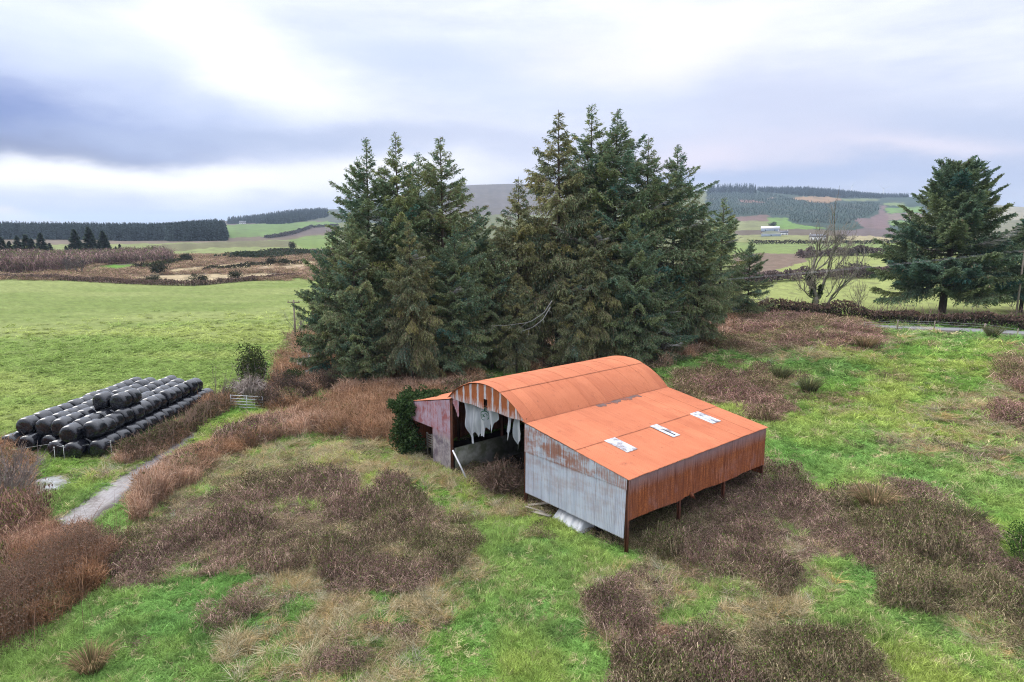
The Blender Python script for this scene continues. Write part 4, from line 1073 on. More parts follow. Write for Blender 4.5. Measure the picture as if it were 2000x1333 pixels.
# small bare saplings
def sapling(px, py, h, label, seed, col=(.24, .19, .17), name='bare_sapling', n=7, cat='sapling', spreadx=.5):
    g = ground_at(px, py); r = np.random.default_rng(seed); t = thing(name, label, cat, tuple(g))
    st = [((r.normal()*.15*spreadx, r.normal()*.15, -.1), (r.normal()*spreadx, r.normal()*spreadx, 1.3), h*(.42+.15*r.random()), h*.010+.006) for _ in range(n)]
    m, tw, _ = bare_tree(seed, st, levels=3, split=(2, 4), shrink=.62, spread=.6, up=.25, col=col, thin=.016)
    if m.n: m.build('stems', M_ash, t)
    link('twigs', tw, t); return t
sapling(1678, 600, 4.6, 'small bare sapling right of the leafless ash', 31)
sapling(425, 795, 3.6, 'bare thin sapling standing at the far end of the bale stack', 32)
sapling(585, 660, 4.2, 'pale bare sapling beside the leftmost low spruce and pole', 33, (.34, .31, .29))
sapling(1975, 600, 4.0, 'dark scrawny young conifer left of the right-hand pole', 34, (.07, .075, .05), 'young_conifer', 5)
# bare thorn bush at the left edge
t = sapling(18, 990, 3.7, 'grey bare thorn bush at the left edge in front of the concrete', 35, (.25, .21, .19), 'thorn_bush', 20, 'bush', .75)
t = sapling(-30, 960, 3.9, 'grey bare thorn bush cut off by the left edge of the picture', 36, (.22, .18, .165), 'thorn_bush', 18, 'bush', .75)
# distant bare trees in the left scrub
for i, (px, py, lab) in enumerate(((138, 534, 'round bare thorn tree with dark trunks at the left field corner'), (157, 535, 'second smaller bare thorn tree right of the round one at the field corner'))):
    g = ground_at(px, py); tt = thing('thorn_tree', lab, 'tree', tuple(g)); r = np.random.default_rng(60+i)
    m, tw, _ = bare_tree(60+i, [((r.normal()*.8, 0, -.2), (r.normal()*.3, 0, 1), 2.6, .20) for _ in range(3)], levels=4, split=(3, 4), shrink=.7, spread=.8, up=.1, col=(.13, .095, .10), thin=.07)
    m.build('trunk', M_ash, tt); link('twigs', tw, tt)

def shrub(name, cat, label, base, rad, n, size, cols, probs, stems=60, stemcol=(.2, .15, .12), seed=1, lumps=9, hgt=None, stemw=.03, flat=.6, group=None):
    r = np.random.default_rng(seed); vg = VG(); rx, ry, rz = rad
    t = thing(name, label, cat, tuple(base), group=group)
    for i in range(lumps):
        a = r.random()*6.28; q = math.sqrt(r.random())*.62; c = (rx*q*math.cos(a), ry*q*math.sin(a), rz*(.42+.36*r.random()*(1-q*.6)))
        s = .38+.25*r.random()
        vg.add(*leaf_cloud(r, n//lumps, c, (rx*s, ry*s, rz*s*.85), size, cols, probs, flat))
    link('foliage', vg.mesh('foliage', M_veg), t)
    if stems:
        a = r.random(stems)*6.28; q = np.sqrt(r.random(stems)); e = np.stack([rx*q*np.cos(a), ry*q*np.sin(a), rz*(.55+.6*r.random(stems))*(1.05-.5*q)], 1)
        b = e*np.array([.35, .35, 0]); P = np.stack([b, b*.6+e*.4+np.array([0, 0, .2*rz]), e*.85+np.array([0, 0, .12*rz]), e*1.02-np.array([0, 0, .02])], 1)+r.normal(size=(stems, 4, 3))*.05*rz
        V, Q = ribbons(P, np.tile(stemw*np.array([1.3, 1, .8, .5]), (stems, 1)))
        c = np.repeat(np.array(stemcol)*(.6+.8*r.random((stems, 1))), 8, 0)
        link('stems', mesh_np('stems', V, Q, M_wood_v, col=c), t)
    return t
IVY = [(.030, .058, .022), (.050, .085, .030), (.075, .11, .045)]
# ivy smothering the corner of the barn
vg = VG(); r_ = np.random.default_rng(8); pts = []
for c, rd, n in (((.2, 20.3, 2.0), (1.1, .9, 2.1), 2600), ((.0, 20.0, 3.3), (1.0, 1.1, .9), 1500), ((-.25, 19.3, 3.1), (.35, .75, .75), 700), ((-.2, 19.2, 1.0), (.7, .9, 1.4), 1500), ((2.4, 20.6, 2.4), (1.8, .8, 1.7), 1700), ((1.2, 19.6, 3.85), (1.6, .9, .28), 900)):
    (V, Q), c4 = leaf_cloud(r_, n//2, c, rd, .17, IVY, [.5, .35, .15], .75)
    for j in range(9):
        e = r_.normal(size=3); e = e/np.linalg.norm(e)*np.array(rd)*.95+np.array(c); (V3, Q3), c3 = leaf_cloud(r_, n//10, e, np.array(rd)*.34+.1, .17, IVY, [.3, .4, .3], .75); vg.add((bw(V3[:, 0], V3[:, 1], V3[:, 2]), Q3), c3)
    vg.add((bw(V[:, 0], V[:, 1], V[:, 2]), Q), c4)
link('ivy', vg.mesh('ivy', M_veg), label='dense dark green ivy smothering the far corner of the barn', cat='ivy')
# holly and brush by the gate
shrub('holly_bush', 'bush', 'dark green leaning holly bush above the field gate', ground_at(497, 765), (1.9, 1.6, 4.4), 3600, .20, [(.05, .075, .025), (.085, .105, .035), (.12, .12, .05)], [.5, .35, .15], 120, (.30, .26, .23), 71, 12)
shrub('dead_brush', 'brushwood', 'tangle of pale dead branches hanging below the holly bush', ground_at(488, 778), (2.3, 1.4, 2.2), 500, .14, [(.22, .18, .14)], [1.], 420, (.42, .36, .33), 72, 5, stemw=.05)
shrub('dead_brush', 'brushwood', 'grey fallen branches beside the foot of the leftmost spruce', ground_at(606, 735), (1.6, 1.2, 2.6), 300, .14, [(.2, .18, .15)], [1.], 160, (.46, .44, .43), 73, 4, stemw=.06)
shrub('laurel_bush', 'bush', 'small dark green bush between the brush and the leftmost spruce', ground_at(578, 760), (1.3, 1.1, 2.2), 1500, .17, IVY, [.5, .35, .15], 20, seed=74)
shrub('laurel_bush', 'bush', 'dark evergreen bush beneath the pole at the field edge', ground_at(596, 700), (1.3, 1.2, 3.2), 1700, .20, IVY, [.6, .3, .1], 20, seed=75)
shrub('evergreen_bush', 'bush', 'bright green bush cut off by the right edge near the brambles', ground_at(2012, 1105), (1.5, 1.8, 2.0), 5200, .09, [(.035, .075, .02), (.07, .13, .03), (.11, .17, .04)], [.45, .4, .15], 30, seed=76, lumps=14)
shrub('bare_shrub', 'bush', 'dark thorny shrub growing inside the open front of the barn', bw(.4, 10.0, -.1), (1.9, 2.0, 2.1), 1500, .10, [(.12, .08, .06), (.09, .085, .05)], [.7, .3], 520, (.19, .13, .105), 77, 8, stemw=.026)

DKB = [(.085, .06, .052), (.12, .085, .07), (.06, .07, .035)]
for i, (px, py, rad, lab) in enumerate(((528, 800, (1.5, 1.3, 2.0), 'dark brown bare bush hard against the right end of the field gate'), (552, 778, (1.9, 1.5, 2.6), 'dark bramble mound between the gate and the small laurel'), (585, 780, (2.0, 1.5, 2.0), 'low purple-brown bush in front of the small laurel'), (640, 765, (2.2, 1.6, 2.2), 'dark bramble mound at the foot of the leftmost spruces'))):
    shrub('bramble_bush', 'bush', lab, ground_at(px, py), rad, 2200, .12, DKB, [.45, .35, .2], 160, (.22, .15, .125), 140+i, 9, stemw=.026)
# ------------------------------------------------------------------ rush tussocks
def rush_mesh(seed, cols):
    r = np.random.default_rng(seed); n = 420
    a = r.random(n)*6.28; q = np.sqrt(r.random(n)); b = np.stack([.34*q*np.cos(a), .34*q*np.sin(a), 0*a], 1)
    ln = .75+.5*r.random(n); o = np.stack([np.cos(a), np.sin(a), 0*a], 1)*(.15+.65*q)[:, None]
    P = np.stack([b, b+o*.25*ln[:, None]+np.array([0, 0, 1])*(.5*ln)[:, None], b+o*.62*ln[:, None]+np.array([0, 0, 1])*(.88*ln)[:, None], b+o*1.05*ln[:, None]+np.array([0, 0, 1])*(1.0*ln-.12*q)[:, None]], 1)
    V, Q = ribbons(P, np.tile([.022, .02, .015, .006], (n, 1)))
    c = np.array(cols)[r.integers(0, len(cols), n)]*(.6+.8*r.random((n, 1)))
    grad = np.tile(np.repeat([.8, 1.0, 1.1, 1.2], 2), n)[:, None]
    return mesh_np('rush_tussock', V, Q, M_veg, col=np.repeat(c, 8, 0)*grad)
RG = [rush_mesh(81, [(.11, .12, .055), (.17, .16, .075), (.08, .09, .045)]), rush_mesh(82, [(.34, .24, .14), (.26, .17, .10), (.12, .12, .05)])]
for i, (px, py, sc, kd, lab) in enumerate(((1580, 768, 1.5, 0, 'dark spiky rush tussock alone in the bright grass behind the barn'), (1526, 742, 1.4, 0, 'spiky rush tussock at the tip of the brambles behind the barn'),
        (1706, 1000, 1.5, 1, 'straw-coloured rush tussock among brambles in the right meadow'), (1880, 1030, 1.25, 0, 'grey-green rush tussock low on the right below the meadow slope'), (1690, 683, 1.7, 1, 'tan tussock at the end of the pinkish bramble strip'),
        (1938, 660, 1.5, 0, 'brown tussock on the verge beside the thick grey post'), (180, 1312, .9, 1, 'small pale dry tussock in the grass at the lower left'))):
    g = ground_at(px, py)
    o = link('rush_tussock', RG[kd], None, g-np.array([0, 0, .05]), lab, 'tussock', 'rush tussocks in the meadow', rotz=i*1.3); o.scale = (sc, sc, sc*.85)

# ------------------------------------------------------------------ hedges and far bushes
def hedge(label, pts, hgt, wid, dens, size, cols, probs, seed, top=None, cat='hedge', name='hedge', stems=0, stemcol=(.2, .14, .12)):
    r = np.random.default_rng(seed); P = np.array([ground_at(*p) for p in pts]); d = np.r_[0, np.cumsum(np.linalg.norm(np.diff(P[:, :2], axis=0), axis=1))]
    n = int(d[-1]*dens); s = r.random(n)*d[-1]
    x = np.interp(s, d, P[:, 0]); y = np.interp(s, d, P[:, 1])
    i = np.clip(np.searchsorted(d, s)-1, 0, len(P)-2); tx = P[i+1, 0]-P[i, 0]; ty = P[i+1, 1]-P[i, 1]; L = np.hypot(tx, ty)
    hh = hgt*(.55+.85*fbm(s/(hgt*1.8), s*0+seed, 5, 3)); u = r.normal(size=n)*.42; u = np.clip(u, -1, 1)
    v = r.random(n)**.6*np.sqrt(np.clip(1-.75*u*u, .05, 1))
    x = x-ty/L*u*wid/2; y = y+tx/L*u*wid/2; z = T(x, y)+v*hh
    sz = size*(.6+.8*r.random(n)); V, Q = leaves(np.stack([x, y, z], 1), sz, sz*.62)
    ci = r.choice(len(cols), n, p=probs)
    patch = fbm(s/(hgt*2.5), u+seed, 6, 2)
    ci = np.where((patch > .55) & (r.random(n) < .6), 0, ci)
    col = np.array(cols)[ci]*(.65+.7*r.random((n, 1)))
    if top is not None:
        tm = (v > .62) & (r.random(n) < .7); col[tm] = np.array(top)*(.65+.7*r.random((tm.sum(), 1)))
    V = np.concatenate([V]); me_c = np.repeat(col, 4, 0)
    if stems:
        k = int(d[-1]*stems); s = r.random(k)*d[-1]; x = np.interp(s, d, P[:, 0])+r.normal(size=k)*wid*.22; y = np.interp(s, d, P[:, 1])+r.normal(size=k)*wid*.22; z = T(x, y)
        h2 = hgt*(.6+.7*r.random(k)); b = np.stack([x, y, z], 1); o = r.normal(size=(k, 3))*.3; o[:, 2] = 0
        W = np.stack([b, b+o*.4*hgt+np.stack([0*x, 0*x, h2*.7], 1), b+o*1.0*hgt+np.stack([0*x, 0*x, h2], 1)], 1)
        V2, Q2 = ribbons(W, np.tile(np.array([1.2, 1, .5])*size*.22, (k, 1)))
        Q = np.concatenate([Q, Q2+len(V)]); V = np.concatenate([V, V2]); me_c = np.concatenate([me_c, np.repeat(np.array(stemcol)*(.6+.8*r.random((k, 1))), 6, 0)])
    return link(name, mesh_np(name, V, Q, M_veg, col=me_c), label=label, cat=cat)
DK = [(.045, .042, .030), (.075, .055, .045), (.050, .065, .028)]; BR = [(.15, .10, .085), (.20, .14, .115), (.085, .075, .045)]; PU = [(.15, .11, .11), (.20, .15, .14), (.10, .08, .075)]
hedge('dark overgrown roadside hedge with brown tops running below the bare tree', [(1415, 612), (1520, 617), (1640, 626), (1760, 634), (1850, 638), (1930, 642), (2100, 650)], 2.5, 2.4, 330, .30, DK, [.45, .35, .2], 91, top=(.17, .11, .085), stems=14)
hedge('brown hedge between the two nearest bright fields on the right', [(1440, 556), (1500, 550), (1560, 547), (1660, 543), (1760, 540), (1900, 539), (2060, 538)], 3.0, 4, 90, .62, PU, [.4, .35, .25], 92)
hedge('purplish hedge below the third field on the right', [(1560, 505), (1600, 501), (1680, 499), (1760, 498), (1900, 498), (2060, 498)], 4.0, 5, 60, .85, PU, [.4, .3, .3], 93)
hedge('thin dark hedge line below the farm sheds', [(1470, 478), (1560, 477), (1640, 477), (1760, 477), (1900, 477)], 3.4, 6, 26, 1.1, DK, [.45, .35, .2], 94)
hedge('long brown hedge between the bale stack and the green track', [(240, 905), (290, 886), (338, 858), (380, 833), (416, 810), (448, 788)], 1.35, 2.0, 900, .13, [(.10, .085, .045), (.16, .11, .08), (.08, .095, .035)], [.35, .45, .2], 95, stems=60, stemcol=(.26, .18, .14))
hedge('low scrubby brown bank along the far edge of the mown field', [(-60, 547), (40, 545), (100, 546), (180, 551), (260, 555), (330, 558), (390, 558), (440, 553), (500, 548), (590, 541)], 1.5, 4, 60, .50, BR, [.4, .35, .25], 96, stems=4)
hedge('dark scrub line crossing the pale bog grass', [(260, 528), (300, 524), (340, 516), (372, 511)], 2.2, 5, 26, .8, DK, [.3, .3, .4], 97)
hedge('second dark scrub line beside the paler bog strip', [(400, 531), (470, 524), (520, 519), (560, 517), (600, 516)], 1.8, 5, 30, .7, DK, [.3, .3, .4], 98)
hedge('dark green gorse belt at the foot of the green fields', [(470, 507), (520, 502), (560, 498), (610, 497), (660, 498)], 3.2, 30, 70, 1.1, [(.045, .062, .035), (.07, .08, .045), (.10, .085, .065)], [.45, .35, .2], 99, cat='gorse belt', name='gorse')
hedge('dark field boundary climbing the green hill field on the left', [(520, 466), (556, 461), (580, 455), (605, 446), (660, 442)], 5, 10, 14, 1.9, [(.075, .07, .06), (.10, .085, .085)], [.5, .5], 100)
BUSHG = 'round bushes scattered over the boggy ground'
for i, (px, py, R_, lab) in enumerate(((462, 548, 2.4, 'round dark bush alone at the edge of the mown field'), (305, 537, 3.8, 'wide flat dark gorse bush in the middle of the pale bog'), (385, 556, 2.4, 'dark gorse bush at the corner of the mown field'), (297, 554, 2.0, 'small dark gorse bush left of the field corner'), (533, 518, 2.6, 'blackish bush on the pale strip near the spruces'), (556, 519, 2.6, 'olive bush just right of the blackish one by the spruces'), (362, 512, 3.0, 'dark bush topping the upper scrub line'), (570, 492, 3.6, 'single pointed evergreen standing on the gorse belt'), (1665, 540, 3.6, 'big rounded grey-brown bush in the right-hand middle hedge'), (1690, 545, 2.6, 'smaller bush right of the big rounded one in the hedge'), (1745, 541, 2.4, 'dark bush in the hedge touching the lone conifer'), (1653, 503, 3.2, 'small olive tree sticking up from the purplish hedge'), (1680, 500, 4.5, 'dark rounded bush in the purplish hedge'), (1640, 474, 6, 'dark spread bush in the pale strip on the right'), (1508, 444, 7, 'round dark tree above the farm sheds'))):
    g = ground_at(px, py)
    col = [(.07, .06, .055), (.11, .09, .08)] if px > 1600 else [(.040, .050, .028), (.075, .065, .045)]
    hz = R_*(1.9 if px == 570 else 1.25)
    shrub('gorse_bush', 'bush', lab, g, (R_*(.8 if px == 570 else 1.3), R_*1.2, hz), 900, R_*.16, col, [.6, .4], 0, seed=110+i, lumps=7, group=BUSHG)
# tall brown thicket bank at the left front
hedge('big russet thicket of dead bracken and bramble at the lower left', [(-70, 1300), (20, 1215), (90, 1150), (150, 1115), (200, 1085)], 2.1, 4.6, 3400, .062, [(.125, .085, .062), (.09, .08, .035), (.19, .135, .098)], [.5, .2, .3], 101, top=(.21, .145, .108), cat='thicket', name='thicket', stems=70, stemcol=(.24, .14, .10))
# ------------------------------------------------------------------ ground cover (uncountable): one object per kind, instanced by geometry nodes
def variants(name, arrs):
    col = bpy.data.collections.new(name)
    for i, vg in enumerate(arrs):
        o = bpy.data.objects.new('%s_source' % name, vg.mesh(name, M_inst)); col.objects.link(o)
    return col

def scatter(name, coll, nvar, P, rot, scl, tint, label=None):
    n = len(P)
    me = bpy.data.meshes.new(name); me.vertices.add(n); me.vertices.foreach_set('co', np.asarray(P, np.float32).ravel())
    for an, tp, fld, v in (('rot', 'FLOAT_VECTOR', 'vector', rot), ('scl', 'FLOAT_VECTOR', 'vector', scl), ('tint', 'FLOAT_VECTOR', 'vector', tint)):
        a = me.attributes.new(an, tp, 'POINT'); a.data.foreach_set(fld, np.asarray(v, np.float32).ravel())
    a = me.attributes.new('idx', 'INT', 'POINT'); a.data.foreach_set('value', rng.integers(0, nvar, n).astype(np.int32))
    o = link(name, me, label=label, kind='stuff')
    ng = bpy.data.node_groups.new(name, 'GeometryNodeTree')
    ng.interface.new_socket('Geometry', in_out='INPUT', socket_type='NodeSocketGeometry'); ng.interface.new_socket('Geometry', in_out='OUTPUT', socket_type='NodeSocketGeometry')
    gi = ng.nodes.new('NodeGroupInput'); go = ng.nodes.new('NodeGroupOutput')
    ci = ng.nodes.new('GeometryNodeCollectionInfo'); ci.inputs['Collection'].default_value = coll; ci.inputs['Separate Children'].default_value = True; ci.inputs['Reset Children'].default_value = True
    ip = ng.nodes.new('GeometryNodeInstanceOnPoints'); ip.inputs['Pick Instance'].default_value = True
    def na(nm, tp):
        x = ng.nodes.new('GeometryNodeInputNamedAttribute'); x.data_type = tp; x.inputs['Name'].default_value = nm; return x.outputs['Attribute']
    e2r = ng.nodes.new('FunctionNodeEulerToRotation')
    ng.links.new(gi.outputs[0], ip.inputs['Points']); ng.links.new(ci.outputs[0], ip.inputs['Instance']); ng.links.new(na('idx', 'INT'), ip.inputs['Instance Index'])
    ng.links.new(na('rot', 'FLOAT_VECTOR'), e2r.inputs[0]); ng.links.new(e2r.outputs[0], ip.inputs['Rotation']); ng.links.new(na('scl', 'FLOAT_VECTOR'), ip.inputs['Scale'])
    ng.links.new(ip.outputs[0], go.inputs[0])
    md = o.modifiers.new('scatter', 'NODES'); md.node_group = ng
    return o

def tuft(seed, n, h=(.6, 1.), bend=.6, w=.05, rad=.5, k=3, cols=((1, 1, 1),), var=.35, tipc=1.25, wind=.25):
    r = np.random.default_rng(seed); vg = VG()
    a = r.random(n)*6.28; q = np.sqrt(r.random(n))*rad; b = np.stack([q*np.cos(a), q*np.sin(a), 0*a], 1)
    aa = r.random(n)*6.28; o = np.stack([np.cos(aa)+wind, np.sin(aa)-wind*.4, 0*aa], 1)*(bend*(.3+.9*r.random(n)))[:, None]
    H = (h[0]+(h[1]-h[0])*r.random(n))[:, None]; z = np.array([0, 0, 1.])
    t = np.linspace(0, 1, k+1)
    P = np.stack([b+o*x**1.7*H+z*H*(x*(1-.32*x*np.linalg.norm(o, axis=1)[:, None])) for x in t], 1); P[:, 0, 2] -= .05
    W = np.tile(w*(1.05-.85*t**1.5), (n, 1))
    c = np.array(cols)[r.integers(0, len(cols), n)]*(1-var+2*var*r.random((n, 1)))
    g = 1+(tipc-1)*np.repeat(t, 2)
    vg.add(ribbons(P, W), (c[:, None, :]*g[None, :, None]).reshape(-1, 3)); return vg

def bramble(seed, ns=46, nl=300, leaf=.085, stemc=((.19, .135, .11), (.31, .24, .19), (.13, .09, .075)), leafc=((.115, .082, .066), (.075, .055, .046), (.075, .09, .032), (.165, .12, .09), (.09, .13, .035)), lp=(.32, .22, .24, .13, .09), w=.017):
    r = np.random.default_rng(seed); vg = VG()
    a = r.random(ns)*6.28; b = r.normal(size=(ns, 3))*.22; b[:, 2] = -.05; o = np.stack([np.cos(a), np.sin(a), 0*a], 1)*(.3+.45*r.random(ns))[:, None]; H = (.55+.5*r.random(ns))
    z = np.array([0, 0, 1.])
    P = np.stack([b, b+o*.3+z*(.62*H)[:, None], b+o*.75+z*(.92*H)[:, None], b+o*1.15+z*(.62*H)[:, None]], 1)+r.normal(size=(ns, 4, 3))*.03
    c = np.array(stemc)[r.integers(0, len(stemc), ns)]*(.6+.8*r.random((ns, 1)))
    vg.add(ribbons(P, np.tile([w, w, w*.8, w*.4], (ns, 1))), np.repeat(c, 8, 0))
    th = r.random(nl)*6.28; q = np.sqrt(r.random(nl))*.62; zz = r.random(nl)**.6*(.98-1.0*q*q)
    cen = np.stack([q*np.cos(th), q*np.sin(th), zz+.05*r.normal(size=nl)], 1); ln = leaf*(.55+.9*r.random(nl))
    c = np.array(leafc)[r.choice(len(leafc), nl, p=lp)]*(.6+.8*r.random((nl, 1)))
    vg.add(leaves(cen, ln, ln*.62), np.repeat(c, 4, 0)); return vg

def scrubv(seed, n=120, cols=((.25, .16, .105), (.31, .215, .155), (.17, .115, .085), (.37, .28, .215)), w=.022):
    r = np.random.default_rng(seed); vg = VG()
    b = r.normal(size=(n, 3))*.24; b[:, 2] = -.05; a = r.random(n)*6.28; o = np.stack([np.cos(a)+.3, np.sin(a)-.2, 0*a], 1)*(.12+.5*r.random(n)**1.5)[:, None]; H = .5+.55*r.random(n); z = np.array([0, 0, 1.])
    P = np.stack([b, b+o*.25+z*(.5*H)[:, None], b+o*.65+z*(.85*H)[:, None], b+o*1.15+z*(.98*H-.1*np.linalg.norm(o, axis=1))[:, None]], 1)+r.normal(size=(n, 4, 3))*.035
    c = np.array(cols)[r.integers(0, len(cols), n)]*(.6+.8*r.random((n, 1)))
    vg.add(ribbons(P, np.tile([w*1.2, w, w*.8, w*.4], (n, 1))), np.repeat(c, 8, 0))
    nl = 130; th = r.random(nl)*6.28; q = np.sqrt(r.random(nl))*.55; cen = np.stack([q*np.cos(th), q*np.sin(th), (.2+.75*r.random(nl))*(1-q*.5)], 1); ln = .075*(.5+r.random(nl))
    c = np.array([(.22, .14, .085), (.15, .10, .07), (.10, .09, .04)])[r.choice(3, nl, p=[.45, .35, .2])]*(.6+.8*r.random((nl, 1)))
    vg.add(leaves(cen, ln, ln*.6), np.repeat(c, 4, 0)); return vg

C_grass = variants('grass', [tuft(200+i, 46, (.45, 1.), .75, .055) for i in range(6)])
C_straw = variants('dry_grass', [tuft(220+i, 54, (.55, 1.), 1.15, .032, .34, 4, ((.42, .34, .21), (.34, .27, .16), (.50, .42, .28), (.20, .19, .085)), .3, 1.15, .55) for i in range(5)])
C_bram = variants('bramble', [bramble(240+i) for i in range(6)])
C_scrub = variants('scrub', [scrubv(260+i) for i in range(5)])

def cells(step, r0, r1, amin=-50, amax=50, seed=0):
    r = np.random.default_rng(seed)
    nr = int(math.log(r1/r0)/step); na = int(math.radians(amax-amin)/step)
    I, J = np.meshgrid(np.arange(nr), np.arange(na), indexing='ij')
    rr = r0*np.exp((I+r.random(I.shape))*step).ravel(); aa = (math.radians(amin)+(J+r.random(J.shape))*step).ravel()
    x, y = rr*np.sin(aa), rr*np.cos(aa); return x, y, rr

def euler(n, tilt=.12):
    return np.stack([rng.normal(size=n)*tilt, rng.normal(size=n)*tilt, rng.random(n)*6.28], 1)

# green grass of the meadow, also thinly among the brambles
x, y, r = cells(.0062, 16, 125, seed=1); z = T(x, y); k, px, py = classify(x, y, z)
u = rng.random(len(x)); patch = fbm(x*.5, y*.5, 61, 3)
keep = (k == K_GRASS) | ((k == K_STRAW) & (u < .6)) | ((k == K_BRAM) & (u < .55*sstep(.42, .60, patch)+.05)) | ((k == K_SCRUB) & (u < .05)) | ((k == K_WOOD) & (u < .06))
x, y, z, r = x[keep], y[keep], z[keep], r[keep]; n = len(x)
s = np.maximum(.15, r*.0062); n2 = fbm(x*.16, y*.16, 62, 3); n1 = fbm(x*.8, y*.8, 63, 3)
n4 = fbm(x*1.7, y*1.7, 75, 2); h = (.09+.30*sstep(.35, .70, n1)*(.4+.9*n4)+.12*sstep(.5, .8, n2))*(.65+.6*rng.random(n))
t1 = sstep(.38, .66, n2*.55+n1*.45)[:, None]; t2 = sstep(.56, .78, fbm(x*.6, y*.6, 64, 3))[:, None]; t3 = (rng.random((n, 1)) < .035+.10*sstep(.5, .7, fbm(x*.35, y*.35, 65, 2))[:, None])
tint = np.array([.185, .325, .070])*(1-t1)+np.array([.36, .43, .115])*t1
t5 = sstep(.42, .64, fbm(x*.07, y*.07, 77, 3))[:, None]; tint = tint*(1-.5*t5)+np.array([.165, .32, .105])*.5*t5
tint = tint*(1-.5*t2)+np.array([.065, .14, .045])*.5*t2
tint = np.where(t3, np.array([.50, .44, .25]), tint)*(.62+.72*rng.random((n, 1)))
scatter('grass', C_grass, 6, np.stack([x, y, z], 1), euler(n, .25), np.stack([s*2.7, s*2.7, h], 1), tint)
# short sward of the mown field
x, y, r = cells(.0075, 40, 150, -50, -14, seed=2); z = T(x, y); k, px, py = classify(x, y, z)
keep = (k == K_FIELD) & (rng.random(len(x)) < 1-sstep(85, 148, r)); x, y, z, r = x[keep], y[keep], z[keep], r[keep]; n = len(x); s = r*.0075
b = sstep(.40, .64, .5*fbm(x*.012+y*.004, y*.05, 44, 3)+.5*fbm(x*.05, y*.16, 45, 4))[:, None]
tint = (np.array([.205, .285, .078])*(1-b)+np.array([.295, .345, .105])*b)*(.86+.36*rng.random((n, 1)))*1.10
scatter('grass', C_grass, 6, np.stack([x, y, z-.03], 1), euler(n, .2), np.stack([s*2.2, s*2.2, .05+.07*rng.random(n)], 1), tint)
# bleached dry grass
x, y, r = cells(.0080, 16, 120, seed=3); z = T(x, y); k, px, py = classify(x, y, z); u = rng.random(len(x)); pt = fbm(x*.55, y*.55, 66, 3)
gp = fbm(x*.22, y*.22, 67, 3)
keep = ((k == K_STRAW) & (u < .15+.85*sstep(.40, .58, pt))) | ((k == K_GRASS) & (u < .55*sstep(.62, .74, gp))) | ((k == K_BRAM) & (u < .08+.34*sstep(.45, .62, pt))) | ((k == K_SCRUB) & (u < .16))
x, y, z, r, k = x[keep], y[keep], z[keep], r[keep], k[keep]; n = len(x); s = np.maximum(.26, r*.0080)
h = (.30+.30*fbm(x*.4, y*.4, 68, 2))*(.7+.6*rng.random(n)); h = np.where(k == K_GRASS, h*.75, h)
tint = np.array([1.25, 1.25, 1.25])*(.7+.5*rng.random((n, 1)))*(1+np.array([.08, 0, -.10])*rng.normal(size=(n, 1)))
tint = np.where((k == K_SCRUB)[:, None], tint*np.array([.85, .78, .75]), tint)
e = euler(n, .2); 
scatter('dry_grass', C_straw, 5, np.stack([x, y, z], 1), e, np.stack([s*2.2, s*2.2, h], 1), tint)
# brambles
x, y, r = cells(.0098, 16, 125, seed=4); z = T(x, y); k, px, py = classify(x, y, z); u = rng.random(len(x)); pt = fbm(x*.5, y*.5, 61, 3)
edge = fbm(x*.35, y*.35, 69, 3)
lx, ly = barn_local(x, y); inb = (lx > -.3) & (lx < BL+.3) & (ly > -.2) & (ly < 20)
keep = ((k == K_BRAM) & (u < 1-.75*sstep(.54, .66, pt))) | ((k == K_SCRUB) & (u < .42)) | ((k == K_GRASS) & (u < .22*sstep(.66, .74, edge))) | ((k == K_STRAW) & (u < .22*sstep(.50, .68, edge))) | ((k == K_WOOD) & (u < .6)) | ((k == K_BARN) & (u < .35) & ((lx < 3) | (ly < 3.0)) & (ly < 14))
x, y, z, r, k, inb, lx, ly = x[keep], y[keep], z[keep], r[keep], k[keep], inb[keep], lx[keep], ly[keep]; n = len(x); s = np.maximum(.30, r*.0098)
h = (.22+1.05*sstep(.25, .8, fbm(x*.34, y*.34, 70, 3)))*(.75+.5*rng.random(n)); h = np.where((k == K_GRASS) | (k == K_STRAW), h*.5, h); h = np.where(k == K_WOOD, h*1.3, h); h = np.where(k == K_SCRUB, h*1.25, h)
h = np.where(inb & (h > .62), .45+.15*rng.random(n), h)
n2 = fbm(x*.2, y*.2, 71, 3)[:, None]; q = sstep(.44, .66, n2)
tint = (np.array([1.86, 1.72, 1.74])*(1-q)+np.array([1.62, 1.76, 1.40])*q)*(.50+.85*rng.random((n, 1)))*1.02
qx, qy, _ = project(x, y, z)
pk = ((qx > 1280) & (qy < 830))[:, None]; tint = np.where(pk, tint*np.array([1.18, 1.06, 1.08]), tint)
og = ((qx < 300) & (qy > 1020) & (k == K_SCRUB))[:, None]; tint = np.where(og, tint*np.array([1.08, 1.0, .95]), tint); h = np.where(og[:, 0], h*1.35, h)
scatter('bramble', C_bram, 6, np.stack([x, y, z], 1), euler(n, .18), np.stack([s*2.5, s*2.5, h], 1), tint)
